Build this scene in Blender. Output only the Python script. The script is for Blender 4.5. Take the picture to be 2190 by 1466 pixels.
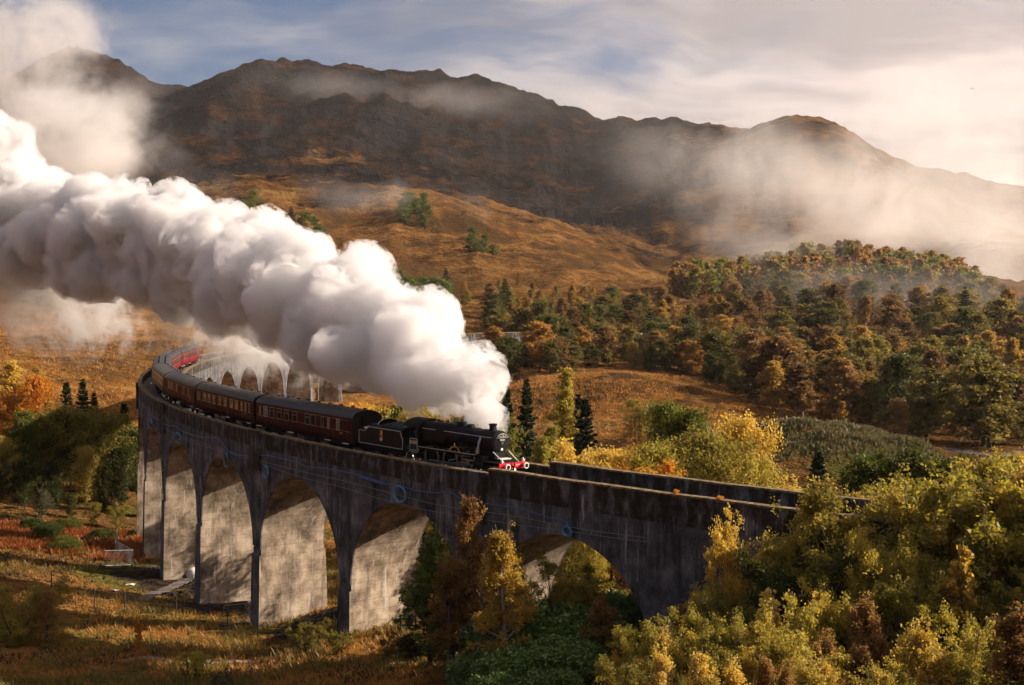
import bpy, math, random
import numpy as np
from mathutils import Vector, Matrix

for o in list(bpy.data.objects):
    bpy.data.objects.remove(o)
SC = bpy.context.scene
COL = SC.collection

# ------------------------------------------------------------------ camera
CAMZ = 40.0                      # eye height above the valley datum
FPX = 2617.17                    # focal length in pixels of the 2190 px wide photograph
PITCH = -0.0228
cam_d = bpy.data.cameras.new('camera')
cam_d.sensor_width = 36.0
cam_d.lens = 36.0 * FPX / 2190.0
cam_d.clip_start = 0.5
cam_d.clip_end = 30000
cam = bpy.data.objects.new('camera', cam_d)
COL.objects.link(cam)
cam.location = (0, 0, CAMZ)
cam.rotation_euler = (math.radians(90) + PITCH, 0, 0)
SC.camera = cam

# ------------------------------------------------------------------ light
SUN_AZ = math.radians(86)        # clockwise from the viewing direction (+Y)
SUN_EL = math.radians(28)
SUN_DIR = Vector((math.sin(SUN_AZ) * math.cos(SUN_EL), math.cos(SUN_AZ) * math.cos(SUN_EL), math.sin(SUN_EL)))
SC.view_settings.view_transform = 'Standard'
SC.view_settings.look = 'None'
SC.view_settings.exposure = 1.03
SC.view_settings.gamma = 1.0
SC.view_settings.use_curve_mapping = False
SC.render.engine = 'CYCLES'
SC.cycles.use_denoising = True
SC.cycles.max_bounces = 12
SC.cycles.diffuse_bounces = 2
SC.cycles.glossy_bounces = 2
SC.cycles.transmission_bounces = 4
SC.cycles.transparent_max_bounces = 32
SC.cycles.volume_bounces = 8
SC.cycles.volume_step_rate = 1.0
SC.cycles.volume_max_steps = 400
SC.cycles.sample_clamp_indirect = 6.0
SC.cycles.use_adaptive_sampling = True
SC.cycles.adaptive_threshold = 0.04

sun_d = bpy.data.lights.new('sun', 'SUN')
sun_d.energy = 5.0
sun_d.angle = math.radians(0.6)
sun_d.color = (1.0, 0.84, 0.68)
sun = bpy.data.objects.new('sun', sun_d)
COL.objects.link(sun)
sun.rotation_euler = SUN_DIR.to_track_quat('Z', 'Y').to_euler()
sun.location = (200, 100, 300)


class NT:
    """small helper to write node trees"""
    def __init__(s, tree):
        s.t = tree; s.n = tree.nodes; s.l = tree.links
    def node(s, ty, ins=None, **kw):
        nd = s.n.new(ty)
        for k, v in kw.items():
            setattr(nd, k, v)
        if ins:
            for k, v in ins.items():
                sock = nd.inputs[k]
                if isinstance(v, bpy.types.NodeSocket):
                    s.l.new(v, sock)
                elif isinstance(v, bpy.types.Node):
                    s.l.new(v.outputs[0], sock)
                else:
                    if sock.type == 'RGBA' and not hasattr(v, '__len__'):
                        v = (v, v, v, 1)
                    elif sock.type == 'RGBA' and len(v) == 3:
                        v = (*v, 1)
                    sock.default_value = v
        return nd
    def math(s, op, a, b=0.0, c=None, clamp=False):
        ins = {0: a, 1: b}
        if c is not None: ins[2] = c
        nd = s.node('ShaderNodeMath', ins, operation=op, use_clamp=clamp)
        return nd.outputs[0]
    def vmath(s, op, a, b=(0, 0, 0), scale=None):
        nd = s.node('ShaderNodeVectorMath', {0: a, 1: b}, operation=op)
        if scale is not None: nd.inputs['Scale'].default_value = scale
        return nd.outputs['Value'] if op in ('DOT_PRODUCT', 'LENGTH', 'DISTANCE') else nd.outputs[0]
    def noise(s, vec, scale, detail=4.0, rough=0.55, lac=2.0, dist=0.0, ty='FBM'):
        nd = s.node('ShaderNodeTexNoise', {'Vector': vec, 'Scale': scale, 'Detail': detail, 'Roughness': rough, 'Lacunarity': lac, 'Distortion': dist})
        return nd.outputs[0]
    def ramp(s, fac, stops, interp='LINEAR'):
        nd = s.node('ShaderNodeValToRGB', {'Fac': fac})
        cr = nd.color_ramp; cr.interpolation = interp
        while len(cr.elements) < len(stops): cr.elements.new(0.5)
        for e, (p, c) in zip(cr.elements, stops):
            e.position = p
            e.color = (c, c, c, 1) if not hasattr(c, '__len__') else (*c[:3], 1)
        return nd.outputs[0]
    def map(s, v, a, b, c=0.0, d=1.0, smooth=False):
        nd = s.node('ShaderNodeMapRange', {'Value': v, 'From Min': a, 'From Max': b, 'To Min': c, 'To Max': d})
        if smooth: nd.interpolation_type = 'SMOOTHSTEP'
        return nd.outputs[0]
    def mix(s, fac, a, b, blend='MIX'):
        nd = s.node('ShaderNodeMix', data_type='RGBA', blend_type=blend)
        for i, v in ((0, fac), (6, a), (7, b)):
            if isinstance(v, bpy.types.NodeSocket): s.l.new(v, nd.inputs[i])
            elif i == 0: nd.inputs[0].default_value = v
            else: nd.inputs[i].default_value = (v, v, v, 1) if not hasattr(v, '__len__') else (*v[:3], 1)
        return nd.outputs[2]
    def mapping(s, vec, scale=(1, 1, 1), rot=(0, 0, 0), loc=(0, 0, 0)):
        return s.node('ShaderNodeMapping', {'Vector': vec, 'Scale': scale, 'Rotation': rot, 'Location': loc}).outputs[0]


# ------------------------------------------------------------------ sky
world = bpy.data.worlds.new('World')
SC.world = world
world.use_nodes = True
w = NT(world.node_tree)
w.n.clear()
out = w.node('ShaderNodeOutputWorld')
bg = w.node('ShaderNodeBackground', {'Strength': 0.075})
w.l.new(bg.outputs[0], out.inputs['Surface'])
sky = w.node('ShaderNodeTexSky', sky_type='NISHITA', sun_disc=False, sun_elevation=SUN_EL, sun_rotation=SUN_AZ, altitude=100, air_density=1.0, dust_density=1.2, ozone_density=1.3)
tc = w.node('ShaderNodeTexCoord').outputs['Generated']
sep = w.node('ShaderNodeSeparateXYZ', {0: tc})
zc = w.math('MAXIMUM', sep.outputs[2], 0.0)
den = w.math('ADD', zc, 0.42)
plane = w.node('ShaderNodeCombineXYZ', {0: w.math('DIVIDE', sep.outputs[0], den), 1: w.math('DIVIDE', sep.outputs[1], den), 2: 0.0}).outputs[0]
warp = w.node('ShaderNodeTexNoise', {'Vector': plane, 'Scale': 3.4, 'Detail': 3.0}).outputs[1]
pw = w.vmath('ADD', plane, w.vmath('SCALE', w.vmath('SUBTRACT', warp, (0.5, 0.5, 0.5)), scale=0.16))
# streaky high cloud drawn out along one direction
st = w.mapping(pw, scale=(0.7, 1.9, 1), rot=(0, 0, math.radians(-58)))
n1 = w.noise(st, 3.4, 7.0, 0.64)
n2 = w.noise(w.mapping(pw, scale=(0.8, 1.4, 1), rot=(0, 0, math.radians(-50)), loc=(3.1, 1.7, 0)), 2.2, 4.0, 0.55)
sund = w.vmath('DOT_PRODUCT', tc, tuple(SUN_DIR))
glow = w.map(sund, -0.12, 0.52, 0, 1, True)
low = w.map(sep.outputs[2], 0.10, 0.27, 1, 0, True)
cov = w.math('ADD', w.math('MULTIPLY', n1, 0.62), w.math('MULTIPLY', n2, 0.62))
cov = w.math('ADD', cov, w.math('MULTIPLY', low, 0.18))
cov = w.math('ADD', cov, w.math('MULTIPLY', glow, 0.21))
cloud = w.map(cov, 0.585, 0.88, 0, 1, True)
thick = w.noise(w.mapping(pw, scale=(0.6, 1.9, 1), rot=(0, 0, math.radians(-42)), loc=(7, 2, 0)), 2.6, 4.0, 0.58)
cdark = w.mix(glow, (1.2, 1.35, 1.75), (4.2, 3.5, 3.2))
clite = w.mix(glow, (3.6, 3.4, 3.5), (7.4, 6.0, 5.3))
ccol = w.mix(w.map(thick, 0.40, 0.62, 0, 1, True), clite, cdark)
skyb = w.mix(1.0, sky.outputs[0], (0.34, 0.42, 0.54), 'MULTIPLY')
w.l.new(w.mix(w.math('MULTIPLY', cloud, 0.93), skyb, ccol), bg.inputs['Color'])


# ------------------------------------------------------------------ helpers
def M(name):
    m = bpy.data.materials.new(name)
    m.use_nodes = True
    m.node_tree.nodes.clear()
    t = NT(m.node_tree)
    t.out = t.node('ShaderNodeOutputMaterial')
    return m, t

def surf(t, sh):
    t.l.new(sh.outputs[0], t.out.inputs['Surface'])

def simple(name, col, rough=0.6, metal=0.0, spec=0.4, var=0.0, scale=3.0, bump=0.0, coat=0.0):
    m, t = M(name)
    g = t.node('ShaderNodeNewGeometry')
    c = col
    ins = {'Roughness': rough, 'Metallic': metal, 'Specular IOR Level': spec, 'Coat Weight': coat}
    n = None
    if var > 0 or bump > 0:
        tcn = t.node('ShaderNodeTexCoord').outputs['Object']
        n = t.noise(tcn, scale, 6.0, 0.6)
    if var > 0:
        c = t.mix(t.map(n, 0.3, 0.7), [x * (1 - var) for x in col], [min(1, x * (1 + var)) for x in col])
    ins['Base Color'] = c
    if bump > 0:
        ins['Normal'] = t.node('ShaderNodeBump', {'Height': n, 'Strength': bump, 'Distance': 0.05}).outputs[0]
    surf(t, t.node('ShaderNodeBsdfPrincipled', ins))
    return m

def mesh_np(name, V, F, mat=None, smooth=False):
    """V (n,3) floats, F list/array of equal-size faces or list of mixed faces"""
    me = bpy.data.meshes.new(name)
    V = np.asarray(V, dtype=np.float32)
    if isinstance(F, np.ndarray):
        n, k = F.shape
        me.vertices.add(len(V)); me.vertices.foreach_set('co', V.ravel())
        me.loops.add(n * k); me.loops.foreach_set('vertex_index', F.astype(np.int32).ravel())
        me.polygons.add(n)
        me.polygons.foreach_set('loop_start', np.arange(0, n * k, k, dtype=np.int32))
        me.update(calc_edges=True)
    else:
        me.from_pydata([tuple(v) for v in V], [], [tuple(f) for f in F])
        me.update()
    if smooth:
        me.polygons.foreach_set('use_smooth', np.ones(len(me.polygons), dtype=bool))
    if mat: me.materials.append(mat)
    return me

def ob(name, data, parent=None, loc=None, rot=None, **props):
    o = bpy.data.objects.new(name, data)
    COL.objects.link(o)
    if parent is not None: o.parent = parent
    if loc is not None: o.location = loc
    if rot is not None: o.rotation_euler = rot
    for k, v in props.items(): o[k] = v
    return o

def thing(name, label, category, loc=(0, 0, 0), rotz=0.0, group=None):
    o = ob(name, None, loc=loc, rot=(0, 0, rotz), label=label, category=category)
    o.empty_display_size = 0.1
    if group: o['group'] = group
    return o

def tag(o, label, category, group=None):
    o['label'] = label; o['category'] = category
    if group: o['group'] = group
    return o

class MB:
    """collects boxes, tubes and prisms into one mesh"""
    def __init__(s): s.v = []; s.f = []
    def add(s, V, F):
        b = len(s.v); s.v += [tuple(map(float, p)) for p in V]; s.f += [tuple(i + b for i in f) for f in F]; return s
    def box(s, c, d, rz=0.0):
        x, y, z = [q / 2 for q in d]; V = []
        cs, sn = math.cos(rz), math.sin(rz)
        for dz in (-z, z):
            for dx, dy in ((-x, -y), (x, -y), (x, y), (-x, y)):
                V.append((c[0] + dx * cs - dy * sn, c[1] + dx * sn + dy * cs, c[2] + dz))
        return s.add(V, [(3, 2, 1, 0), (4, 5, 6, 7), (0, 1, 5, 4), (1, 2, 6, 5), (2, 3, 7, 6), (3, 0, 4, 7)])
    def tube(s, pts, r, n=8, cap=True):
        pts = [Vector(p) for p in pts]
        rs = r if hasattr(r, '__len__') else [r] * len(pts)
        V = []; F = []
        up = Vector((0.0137, 0.0271, 1)).normalized()
        for i, p in enumerate(pts):
            t = (pts[min(i + 1, len(pts) - 1)] - pts[max(i - 1, 0)])
            if t.length < 1e-9: t = Vector((0, 0, 1))
            t.normalize()
            a = t.cross(up)
            if a.length < 0.15: a = t.cross(Vector((1, 0.02, 0)))
            a.normalize(); b = t.cross(a)
            for j in range(n):
                an = 2 * math.pi * j / n
                V.append(p + (a * math.cos(an) + b * math.sin(an)) * rs[i])
        for i in range(len(pts) - 1):
            for j in range(n):
                F.append((i * n + j, i * n + (j + 1) % n, (i + 1) * n + (j + 1) % n, (i + 1) * n + j))
        if cap:
            F.append(tuple(range(n - 1, -1, -1))); F.append(tuple((len(pts) - 1) * n + j for j in range(n)))
        return s.add(V, F)
    def cyl(s, a, b, r, n=20, r2=None):
        return s.tube([a, b], [r, r if r2 is None else r2], n)
    def loft(s, secs, close=True, cap=True):
        """sections: list of equal-length point rings"""
        n = len(secs[0]); V = [p for q in secs for p in q]; F = []
        m = n if close else n - 1
        for i in range(len(secs) - 1):
            for j in range(m):
                F.append((i * n + j, i * n + (j + 1) % n, (i + 1) * n + (j + 1) % n, (i + 1) * n + j))
        if cap:
            F.append(tuple(range(n - 1, -1, -1))); F.append(tuple((len(secs) - 1) * n + j for j in range(n)))
        return s.add(V, F)
    def mesh(s, name, mat=None, smooth=False):
        me = mesh_np(name, np.array(s.v), s.f, mat, smooth)
        return me
    def build(s, name, mat, parent=None, smooth=False, **kw):
        return ob(name, s.mesh(name, mat, smooth), parent, **kw)

def smooth_by_angle(me, deg=35):
    me.polygons.foreach_set('use_smooth', np.ones(len(me.polygons), dtype=bool))
    try: me.set_sharp_from_angle(angle=math.radians(deg))
    except Exception: pass
    return me

# --- numpy gradient-free value noise
def _hash(ix, iy, iz, seed):
    h = (ix.astype(np.int64) * 374761393 + iy.astype(np.int64) * 668265263 + iz.astype(np.int64) * 1274126177 + seed * 987643) & 0x7fffffff
    h = ((h ^ (h >> 13)) * 1274126177) & 0x7fffffff
    h = (h ^ (h >> 16)) & 0xffff
    return h / 65535.0

def vnoise(x, y, z=None, seed=0):
    three = z is not None
    if z is None: z = np.zeros_like(x)
    ix, iy, iz = np.floor(x), np.floor(y), np.floor(z)
    fx, fy, fz = x - ix, y - iy, z - iz
    sx, sy, sz = [q * q * q * (q * (q * 6 - 15) + 10) for q in (fx, fy, fz)]
    r = 0
    for dx in (0, 1):
        for dy in (0, 1):
            for dz in ((0, 1) if three else (0,)):
                r = r + _hash(ix + dx, iy + dy, iz + dz, seed) * (sx if dx else 1 - sx) * (sy if dy else 1 - sy) * (sz if dz else 1 - sz)
    return r * 2 - 1

def fbm(x, y, z=None, oct=5, gain=0.5, seed=0, ridged=False):
    a, s, tot = 1.0, 0.0, 0.0
    for i in range(oct):
        n = vnoise(x, y, z, seed + i * 17)
        if ridged: n = 1 - 2 * np.abs(n)
        s = s + a * n; tot += a
        a *= gain
        x = x * 2.03 + 11.3; y = y * 2.03 - 7.7
        if z is not None: z = z * 2.03 + 3.1
    return s / tot

# --- from the photograph's pixels to real positions
def ray(px, py):
    cx, cy = (px - 1095.0) / FPX, (733.0 - py) / FPX
    c, s = math.cos(PITCH), math.sin(PITCH)
    return Vector((cx, c - cy * s, s + cy * c))

def pr(px, py, d):
    r = ray(px, py)
    return Vector((0, 0, CAMZ)) + r * (d / r.y)

# --- the curve of the viaduct
RT, CX, CY, THA, DTH = 241.4, 179.1915, 250.5146, 3.91008, 0.070838
BAY = DTH * RT                    # 17.1 m from pier to pier
RO, RI = RT + 3.2, RT - 3.2
AR = 7.62                         # half span
def ztop(s):                      # top of the parapet
    q = np.clip(np.asarray(s, dtype=float), -120, 420) / 100
    return CAMZ - 11.2164 + 0.5323 * q + 0.7658 * q ** 2 - 0.14115 * q ** 3
def cp(s, r, z):
    """point at arc length s (from the crown of the first arch), radius r"""
    th = THA - s / RT
    return (CX + r * math.cos(th), CY + r * math.sin(th), z)
def heading(s):
    """unit vector along the track towards the near end (the way the train runs)"""
    th = THA - s / RT
    return Vector((-math.sin(th), math.cos(th), 0))

def ico(sub=2):
    import bmesh
    bm = bmesh.new(); bmesh.ops.create_icosphere(bm, subdivisions=sub, radius=1.0)
    V = np.array([v.co[:] for v in bm.verts]); F = np.array([[v.index for v in f.verts] for f in bm.faces]); bm.free()
    return V, F
MAT = {}
def moor_material():
    m, t = M('moorland')
    geo = t.node('ShaderNodeNewGeometry')
    pos, nrm = geo.outputs['Position'], geo.outputs['True Normal']
    def at(n): return t.node('ShaderNodeAttribute', attribute_name=n).outputs['Fac']
    heat = at('heath')
    big = t.noise(t.mapping(pos, scale=(1, 1, 2)), 0.016, 4, 0.62)
    mid = t.noise(t.mapping(pos, scale=(1, 1.5, 2)), 0.085, 4, 0.64)
    fine = t.noise(t.mapping(pos, scale=(1, 1, 1.5)), 0.75, 4, 0.66)
    straw = t.ramp(mid, [(0.30, (0.075, 0.034, 0.012)), (0.45, (0.20, 0.092, 0.027)), (0.6, (0.33, 0.16, 0.048)), (0.76, (0.43, 0.25, 0.09))])
    straw = t.mix(t.map(big, 0.46, 0.60, 0, 0.85, True), straw, (0.085, 0.048, 0.020))
    straw = t.mix(t.map(big, 0.44, 0.34, 0, 0.5, True), straw, (0.34, 0.21, 0.075))
    straw = t.mix(t.map(fine, 0.44, 0.66, 0, 0.8, True), straw, (0.085, 0.048, 0.018))
    heath = t.ramp(t.noise(t.mapping(pos, scale=(1, 0.5, 2.2)), 0.014, 6, 0.74), [(0.38, (0.005, 0.005, 0.006)), (0.48, (0.012, 0.009, 0.008)), (0.55, (0.036, 0.018, 0.009)), (0.67, (0.11, 0.050, 0.019))])  # heather colours, darkened further to hold cloud shadow on the upper mountain
    nz = t.node('ShaderNodeSeparateXYZ', {0: nrm}).outputs[2]
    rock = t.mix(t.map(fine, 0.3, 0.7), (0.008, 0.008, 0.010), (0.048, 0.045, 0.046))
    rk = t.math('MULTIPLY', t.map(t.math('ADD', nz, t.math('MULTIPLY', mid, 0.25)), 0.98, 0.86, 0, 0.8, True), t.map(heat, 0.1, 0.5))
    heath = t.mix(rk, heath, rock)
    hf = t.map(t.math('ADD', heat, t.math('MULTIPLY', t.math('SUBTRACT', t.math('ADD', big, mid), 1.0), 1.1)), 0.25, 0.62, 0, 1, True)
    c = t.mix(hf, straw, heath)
    gr = t.ramp(fine, [(0.3, (0.030, 0.036, 0.010)), (0.55, (0.085, 0.085, 0.020)), (0.8, (0.17, 0.14, 0.035))])
    c = t.mix(t.map(t.math('ADD', at('green'), t.math('MULTIPLY', t.math('SUBTRACT', mid, 0.5), 0.9)), 0.1, 0.6, 0, 0.85, True), c, gr)
    c = t.mix(t.map(at('mud'), 0.1, 0.75, 0, 1, True), c, t.ramp(fine, [(0.3, (0.016, 0.012, 0.010)), (0.7, (0.055, 0.040, 0.030))]))
    c = t.mix(t.map(at('track'), 0.3, 0.8, 0, 1, True), c, t.ramp(fine, [(0.3, (0.16, 0.125, 0.11)), (0.7, (0.34, 0.27, 0.24))]))
    b1 = t.node('ShaderNodeBump', {'Height': t.noise(t.mapping(pos, scale=(1, 1.3, 1.5)), 0.35, 3, 0.74), 'Strength': 1.0, 'Distance': 2.2})
    crag = t.noise(t.mapping(pos, scale=(1, 1, 1.8)), 0.022, 4, 0.72)
    b2 = t.node('ShaderNodeBump', {'Height': crag, 'Strength': t.map(heat, 0.1, 0.6, 0.25, 0.75), 'Distance': 24.0, 'Normal': b1.outputs[0]})
    surf(t, t.node('ShaderNodeBsdfDiffuse', {'Color': c, 'Roughness': 0.9, 'Normal': b2.outputs[0]}))
    return m
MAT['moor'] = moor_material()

def concrete_material(name, tone=1.0, warm=0.0, moss=0.0):
    """mass concrete, shuttering boards, lime runs and black weathering"""
    m, t = M(name)
    pos = t.node('ShaderNodeNewGeometry').outputs['Position']
    base = t.noise(pos, 0.42, 6, 0.72)
    c = t.ramp(base, [(0.34, [0.050 * tone, 0.052 * tone, 0.060 * tone]), (0.5, [0.14 * tone, 0.138 * tone, 0.146 * tone]), (0.66, [0.32 * tone, 0.305 * tone, 0.29 * tone])])
    if warm: c = t.mix(warm, c, t.ramp(base, [(0.36, (0.12, 0.09, 0.062)), (0.5, (0.31, 0.235, 0.16)), (0.64, (0.52, 0.42, 0.31))]))
    # vertical wash of black and white runs
    run = t.noise(t.mapping(pos, scale=(1, 1, 0.12)), 0.9, 5, 0.7)
    run2 = t.noise(t.mapping(pos, scale=(1, 1, 0.07), loc=(31, 7, 0)), 3.0, 4, 0.72)
    patch = t.noise(t.mapping(pos, scale=(1, 1, 0.4), loc=(5, 9, 2)), 0.22, 4, 0.6)
    c = t.mix(t.map(run, 0.48, 0.68, 0, 0.5 if warm else 0.9, True), c, [0.012, 0.013, 0.017])
    lime = t.math('MULTIPLY', t.map(run2, 0.55, 0.66, 0, 1, True), t.map(patch, 0.40, 0.60, 0.12, 0.95, True))
    c = t.mix(lime, c, (0.46, 0.42, 0.37) if warm else (0.33, 0.31, 0.29))
    if warm:
        rust = t.math('MULTIPLY', t.map(t.noise(t.mapping(pos, scale=(1, 1, 0.08), loc=(3, 77, 0)), 0.9, 4, 0.6), 0.58, 0.72, 0, 1, True), t.map(patch, 0.5, 0.35, 0, 0.8, True))
        c = t.mix(rust, c, (0.17, 0.075, 0.025))
    # lift lines between pours
    sz = t.node('ShaderNodeSeparateXYZ', {0: pos}).outputs[2]
    lift = t.math('ABSOLUTE', t.math('SUBTRACT', t.math('FRACT', t.math('ADD', t.math('MULTIPLY', sz, 1 / 0.92), t.math('MULTIPLY', base, 0.12))), 0.5))
    line = t.map(lift, 0.475, 0.5, 0, 1)
    c = t.mix(t.math('MULTIPLY', line, 0.45), c, (0.03, 0.03, 0.03))
    if moss:
        z_up = t.map(t.math('ADD', t.noise(t.mapping(pos, scale=(1, 1, 0.35)), 1.2, 6, 0.65), moss - 0.5), 0.42, 0.62, 0, 0.95, True)
        mc = t.ramp(t.noise(pos, 4, 5, 0.6), [(0.35, (0.007, 0.006, 0.005)), (0.55, (0.026, 0.018, 0.008)), (0.75, (0.065, 0.042, 0.014))])
        c = t.mix(z_up, c, mc)
    board = t.noise(t.mapping(pos, scale=(0.25, 0.25, 5.0)), 1.0, 3, 0.6)
    pit = t.noise(pos, 7.0, 4, 0.7)
    bump = t.node('ShaderNodeBump', {'Height': t.math('SUBTRACT', t.math('ADD', board, t.math('MULTIPLY', pit, 0.6)), t.math('MULTIPLY', line, 0.8)), 'Strength': 0.5, 'Distance': 0.06})
    surf(t, t.node('ShaderNodeBsdfPrincipled', {'Base Color': c, 'Roughness': 0.9, 'Specular IOR Level': 0.2, 'Normal': bump.outputs[0]}))
    return m
MAT['concrete'] = concrete_material('weathered_concrete', 0.62)
MAT['soffit'] = concrete_material('boarded_concrete_sunlit', 1.0, warm=0.88)  # same concrete with boards; sunlight under the arches put into the tan colour
MAT['parapet'] = concrete_material('mossy_concrete', 0.7, moss=0.56)
def coping_material():
    m, t = M('mossy_coping')
    pos = t.node('ShaderNodeNewGeometry').outputs['Position']
    c = t.ramp(t.noise(pos, 2.3, 6, 0.7), [(0.32, (0.035, 0.026, 0.012)), (0.5, (0.13, 0.085, 0.03)), (0.68, (0.30, 0.23, 0.16))])
    b = t.node('ShaderNodeBump', {'Height': t.noise(pos, 9, 4, 0.6), 'Strength': 0.8, 'Distance': 0.06})
    surf(t, t.node('ShaderNodeBsdfPrincipled', {'Base Color': c, 'Roughness': 0.95, 'Normal': b.outputs[0]}))
    return m
MAT['coping'] = coping_material()
MAT['ballast'] = simple('ballast', (0.09, 0.08, 0.07), 0.95, var=0.5, scale=8, bump=0.8)
MAT['rail'] = simple('rail_steel', (0.22, 0.17, 0.14), 0.45, metal=0.8)
# ------------------------------------------------------------------ terrain
def slope_of(y):
    return (733.0 - y) / FPX + PITCH
def zr(y, r):                      # height relative to the eye of the ground that shows at row y, r metres out
    return slope_of(y) * r
TR = np.array([0, 15, 30, 50, 75, 95, 115, 150, 200, 260, 330, 420, 520, 650, 800, 1000, 1300, 1700, 2200, 3000, 4500, 9000], dtype=float)
def colz(near, ys):
    z = list(near)
    for r, y in zip(TR[len(near):], ys): z.append(zr(y, r))
    return z
far = lambda z: z
TCOL = {}
TCOL[-1800] = colz([-1.7, -6, -11, -17, -22, -24, -25, -26, -25, -17, -9], [690, 640, 590, 540, 480, 430, 330, 280, 330, 420, 560])
TCOL[-300] = colz([-1.7, -7, -13, -19.5, -25, -27, -28, -28.5, -28, -19, -11], [690, 630, 580, 530, 470, 440, 330, 300, 260, 330, 520])
TCOL[0] = colz([-1.7, -7, -13, -19.5, -25.2, -27.3, -28.3, -29, -29.5, -20.5, -11], [705, 645, 595, 540, 470, 440, 330, 270, 225, 330, 520])
TCOL[170] = colz([-1.7, -7, -13, -19.5, -25.2, -27.5, -28.5, -30, -31, -21, -11.5], [715, 655, 605, 545, 470, 440, 330, 240, 152, 330, 520])
TCOL[350] = colz([-1.7, -7, -13, -19.5, -25.2, -27.6, -29, -31.3, -32.5, -24, -14], [735, 680, 625, 550, 450, 425, 310, 215, 225, 330, 520])
TCOL[540] = colz([-1.7, -7, -13, -19.5, -25, -27.4, -29.5, -31.5, -33, -28, -19], [765, 700, 630, 545, 408, 400, 290, 166, 230, 330, 520])
TCOL[700] = colz([-1.7, -7, -12.5, -19, -24.7, -26.3, -28, -30.5, -32, -29.5, -23], [775, 705, 632, 540, 406, 395, 285, 165, 230, 330, 520])
TCOL[860] = colz([-1.7, -7, -12.5, -18.5, -24.2, -25.3, -27, -29.5, -31, -28.5, -23], [775, 705, 635, 545, 415, 400, 290, 180, 240, 330, 520])
TCOL[1000] = colz([-1.7, -7, -12, -18, -23.3, -24.5, -26.2, -28.5, -29.5, -27, -21.5], [768, 700, 632, 550, 432, 412, 300, 186, 250, 330, 520])
TCOL[1150] = colz([-1.7, -7, -12.5, -18.5, -22.3, -23.8, -25.6, -27.5, -28, -25, -18], [752, 705, 635, 560, 470, 440, 330, 232, 270, 340, 520])
TCOL[1300] = colz([-1.7, -7, -12.5, -18.5, -21.6, -22.9, -24.8, -26.5, -27, -23.8, -16.2], [775, 706, 642, 585, 520, 480, 370, 280, 300, 350, 520])
TCOL[1450] = colz([-1.7, -7, -12.8, -18.6, -21, -22.3, -24, -25.8, -26, -23.2, -17.5], [785, 712, 650, 606, 575, 530, 330, 276, 310, 360, 520])
TCOL[1600] = colz([-1.7, -7, -13, -18.8, -20.5, -21.7, -23, -25.2, -25.5, -23.5, -21.5], [800, 713, 655, 602, 580, 545, 300, 300, 320, 370, 520])
TCOL[1700] = colz([-1.7, -7, -13, -18.8, -20, -21, -22.5, -25, -25.5, -24, -22.5], [805, 715, 650, 596, 576, 545, 271, 300, 330, 380, 520])
TCOL[1770] = colz([-1.7, -7, -13, -18.7, -19.8, -20.8, -22.3, -25, -25.7, -24.5, -23.2], [802, 715, 650, 596, 576, 545, 277, 305, 338, 385, 520])
TCOL[1650] = colz([-1.7, -7, -13, -18.8, -20.2, -21.3, -22.8, -25.1, -25.5, -23.7, -22], [802, 714, 652, 598, 578, 545, 281, 300, 325, 375, 520])
TCOL[1830] = colz([-1.7, -7, -13, -18.6, -19.5, -20.5, -22, -25, -26, -25, -23.8], [800, 715, 648, 598, 582, 545, 308, 330, 345, 390, 520])
TCOL[1950] = colz([-1.7, -7, -13, -18.4, -19, -20, -21.5, -24.8, -26.2, -25.5, -24.5], [795, 715, 645, 608, 592, 545, 392, 385, 370, 410, 530])
TCOL[2100] = colz([-1.7, -7, -13, -18, -18.5, -19.5, -21, -24.6, -26.5, -26, -25], [795, 722, 660, 620, 600, 512, 470, 430, 410, 430, 540])
TCOL[2250] = colz([-1.7, -7, -12.5, -17, -17.5, -19, -20.5, -24.4, -26.5, -26, -25], [795, 735, 690, 655, 620, 535, 500, 460, 440, 440, 540])
TCOL[2600] = colz([-1.7, -6, -11, -14, -13, -16, -20, -24, -26.5, -26, -25], [800, 745, 710, 680, 650, 600, 560, 520, 480, 460, 540])
TCOL[4000] = colz([-1.7, -5, -9, -11, -12, -14, -17, -21, -24, -24, -23], [800, 755, 720, 690, 660, 620, 580, 540, 500, 480, 540])
_az = np.array([math.atan((p - 1095) / FPX) for p in sorted(TCOL)])
_tz = np.array([TCOL[p] for p in sorted(TCOL)])
_az = np.concatenate([[-math.pi], [-1.6], _az, [1.6], [math.pi]])
_back = np.array([-1.7, -1, 1, 4, 8, 11, 15, 20, 26, 34, 40, 50, 60, 80, 100, 140, 180, 220, 260, 300, 320, 300.])
_tz = np.concatenate([[_back], [(_back + _tz[0]) / 2], _tz, [(_back + _tz[-1]) / 2], [_back]])

def _pchip_w(xk, x):
    i = np.clip(np.searchsorted(xk, x) - 1, 0, len(xk) - 2)
    t = np.clip((x - xk[i]) / (xk[i + 1] - xk[i]), 0, 1)
    return i, t
def _slopes(xk, Z, axis):
    """monotone-ish slopes along the last axis"""
    d = np.diff(Z, axis=-1) / np.diff(xk)
    m = np.zeros_like(Z)
    a, b = d[..., :-1], d[..., 1:]
    m[..., 1:-1] = np.where(a * b > 0, 2 * a * b / np.where(np.abs(a + b) < 1e-12, 1, a + b), 0)
    m[..., 0] = d[..., 0]; m[..., -1] = d[..., -1]
    return m
_lr = np.log(TR + 30.0)
_ms = _slopes(_lr, _tz, -1)
def _radial(lr):
    i, t = _pchip_w(_lr, lr)
    h = _lr[i + 1] - _lr[i]
    h00 = 2 * t ** 3 - 3 * t ** 2 + 1; h10 = t ** 3 - 2 * t ** 2 + t; h01 = -2 * t ** 3 + 3 * t ** 2; h11 = t ** 3 - t ** 2
    return _tz[:, i] * h00 + h10 * h * _ms[:, i] + _tz[:, i + 1] * h01 + h11 * h * _ms[:, i + 1]

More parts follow.
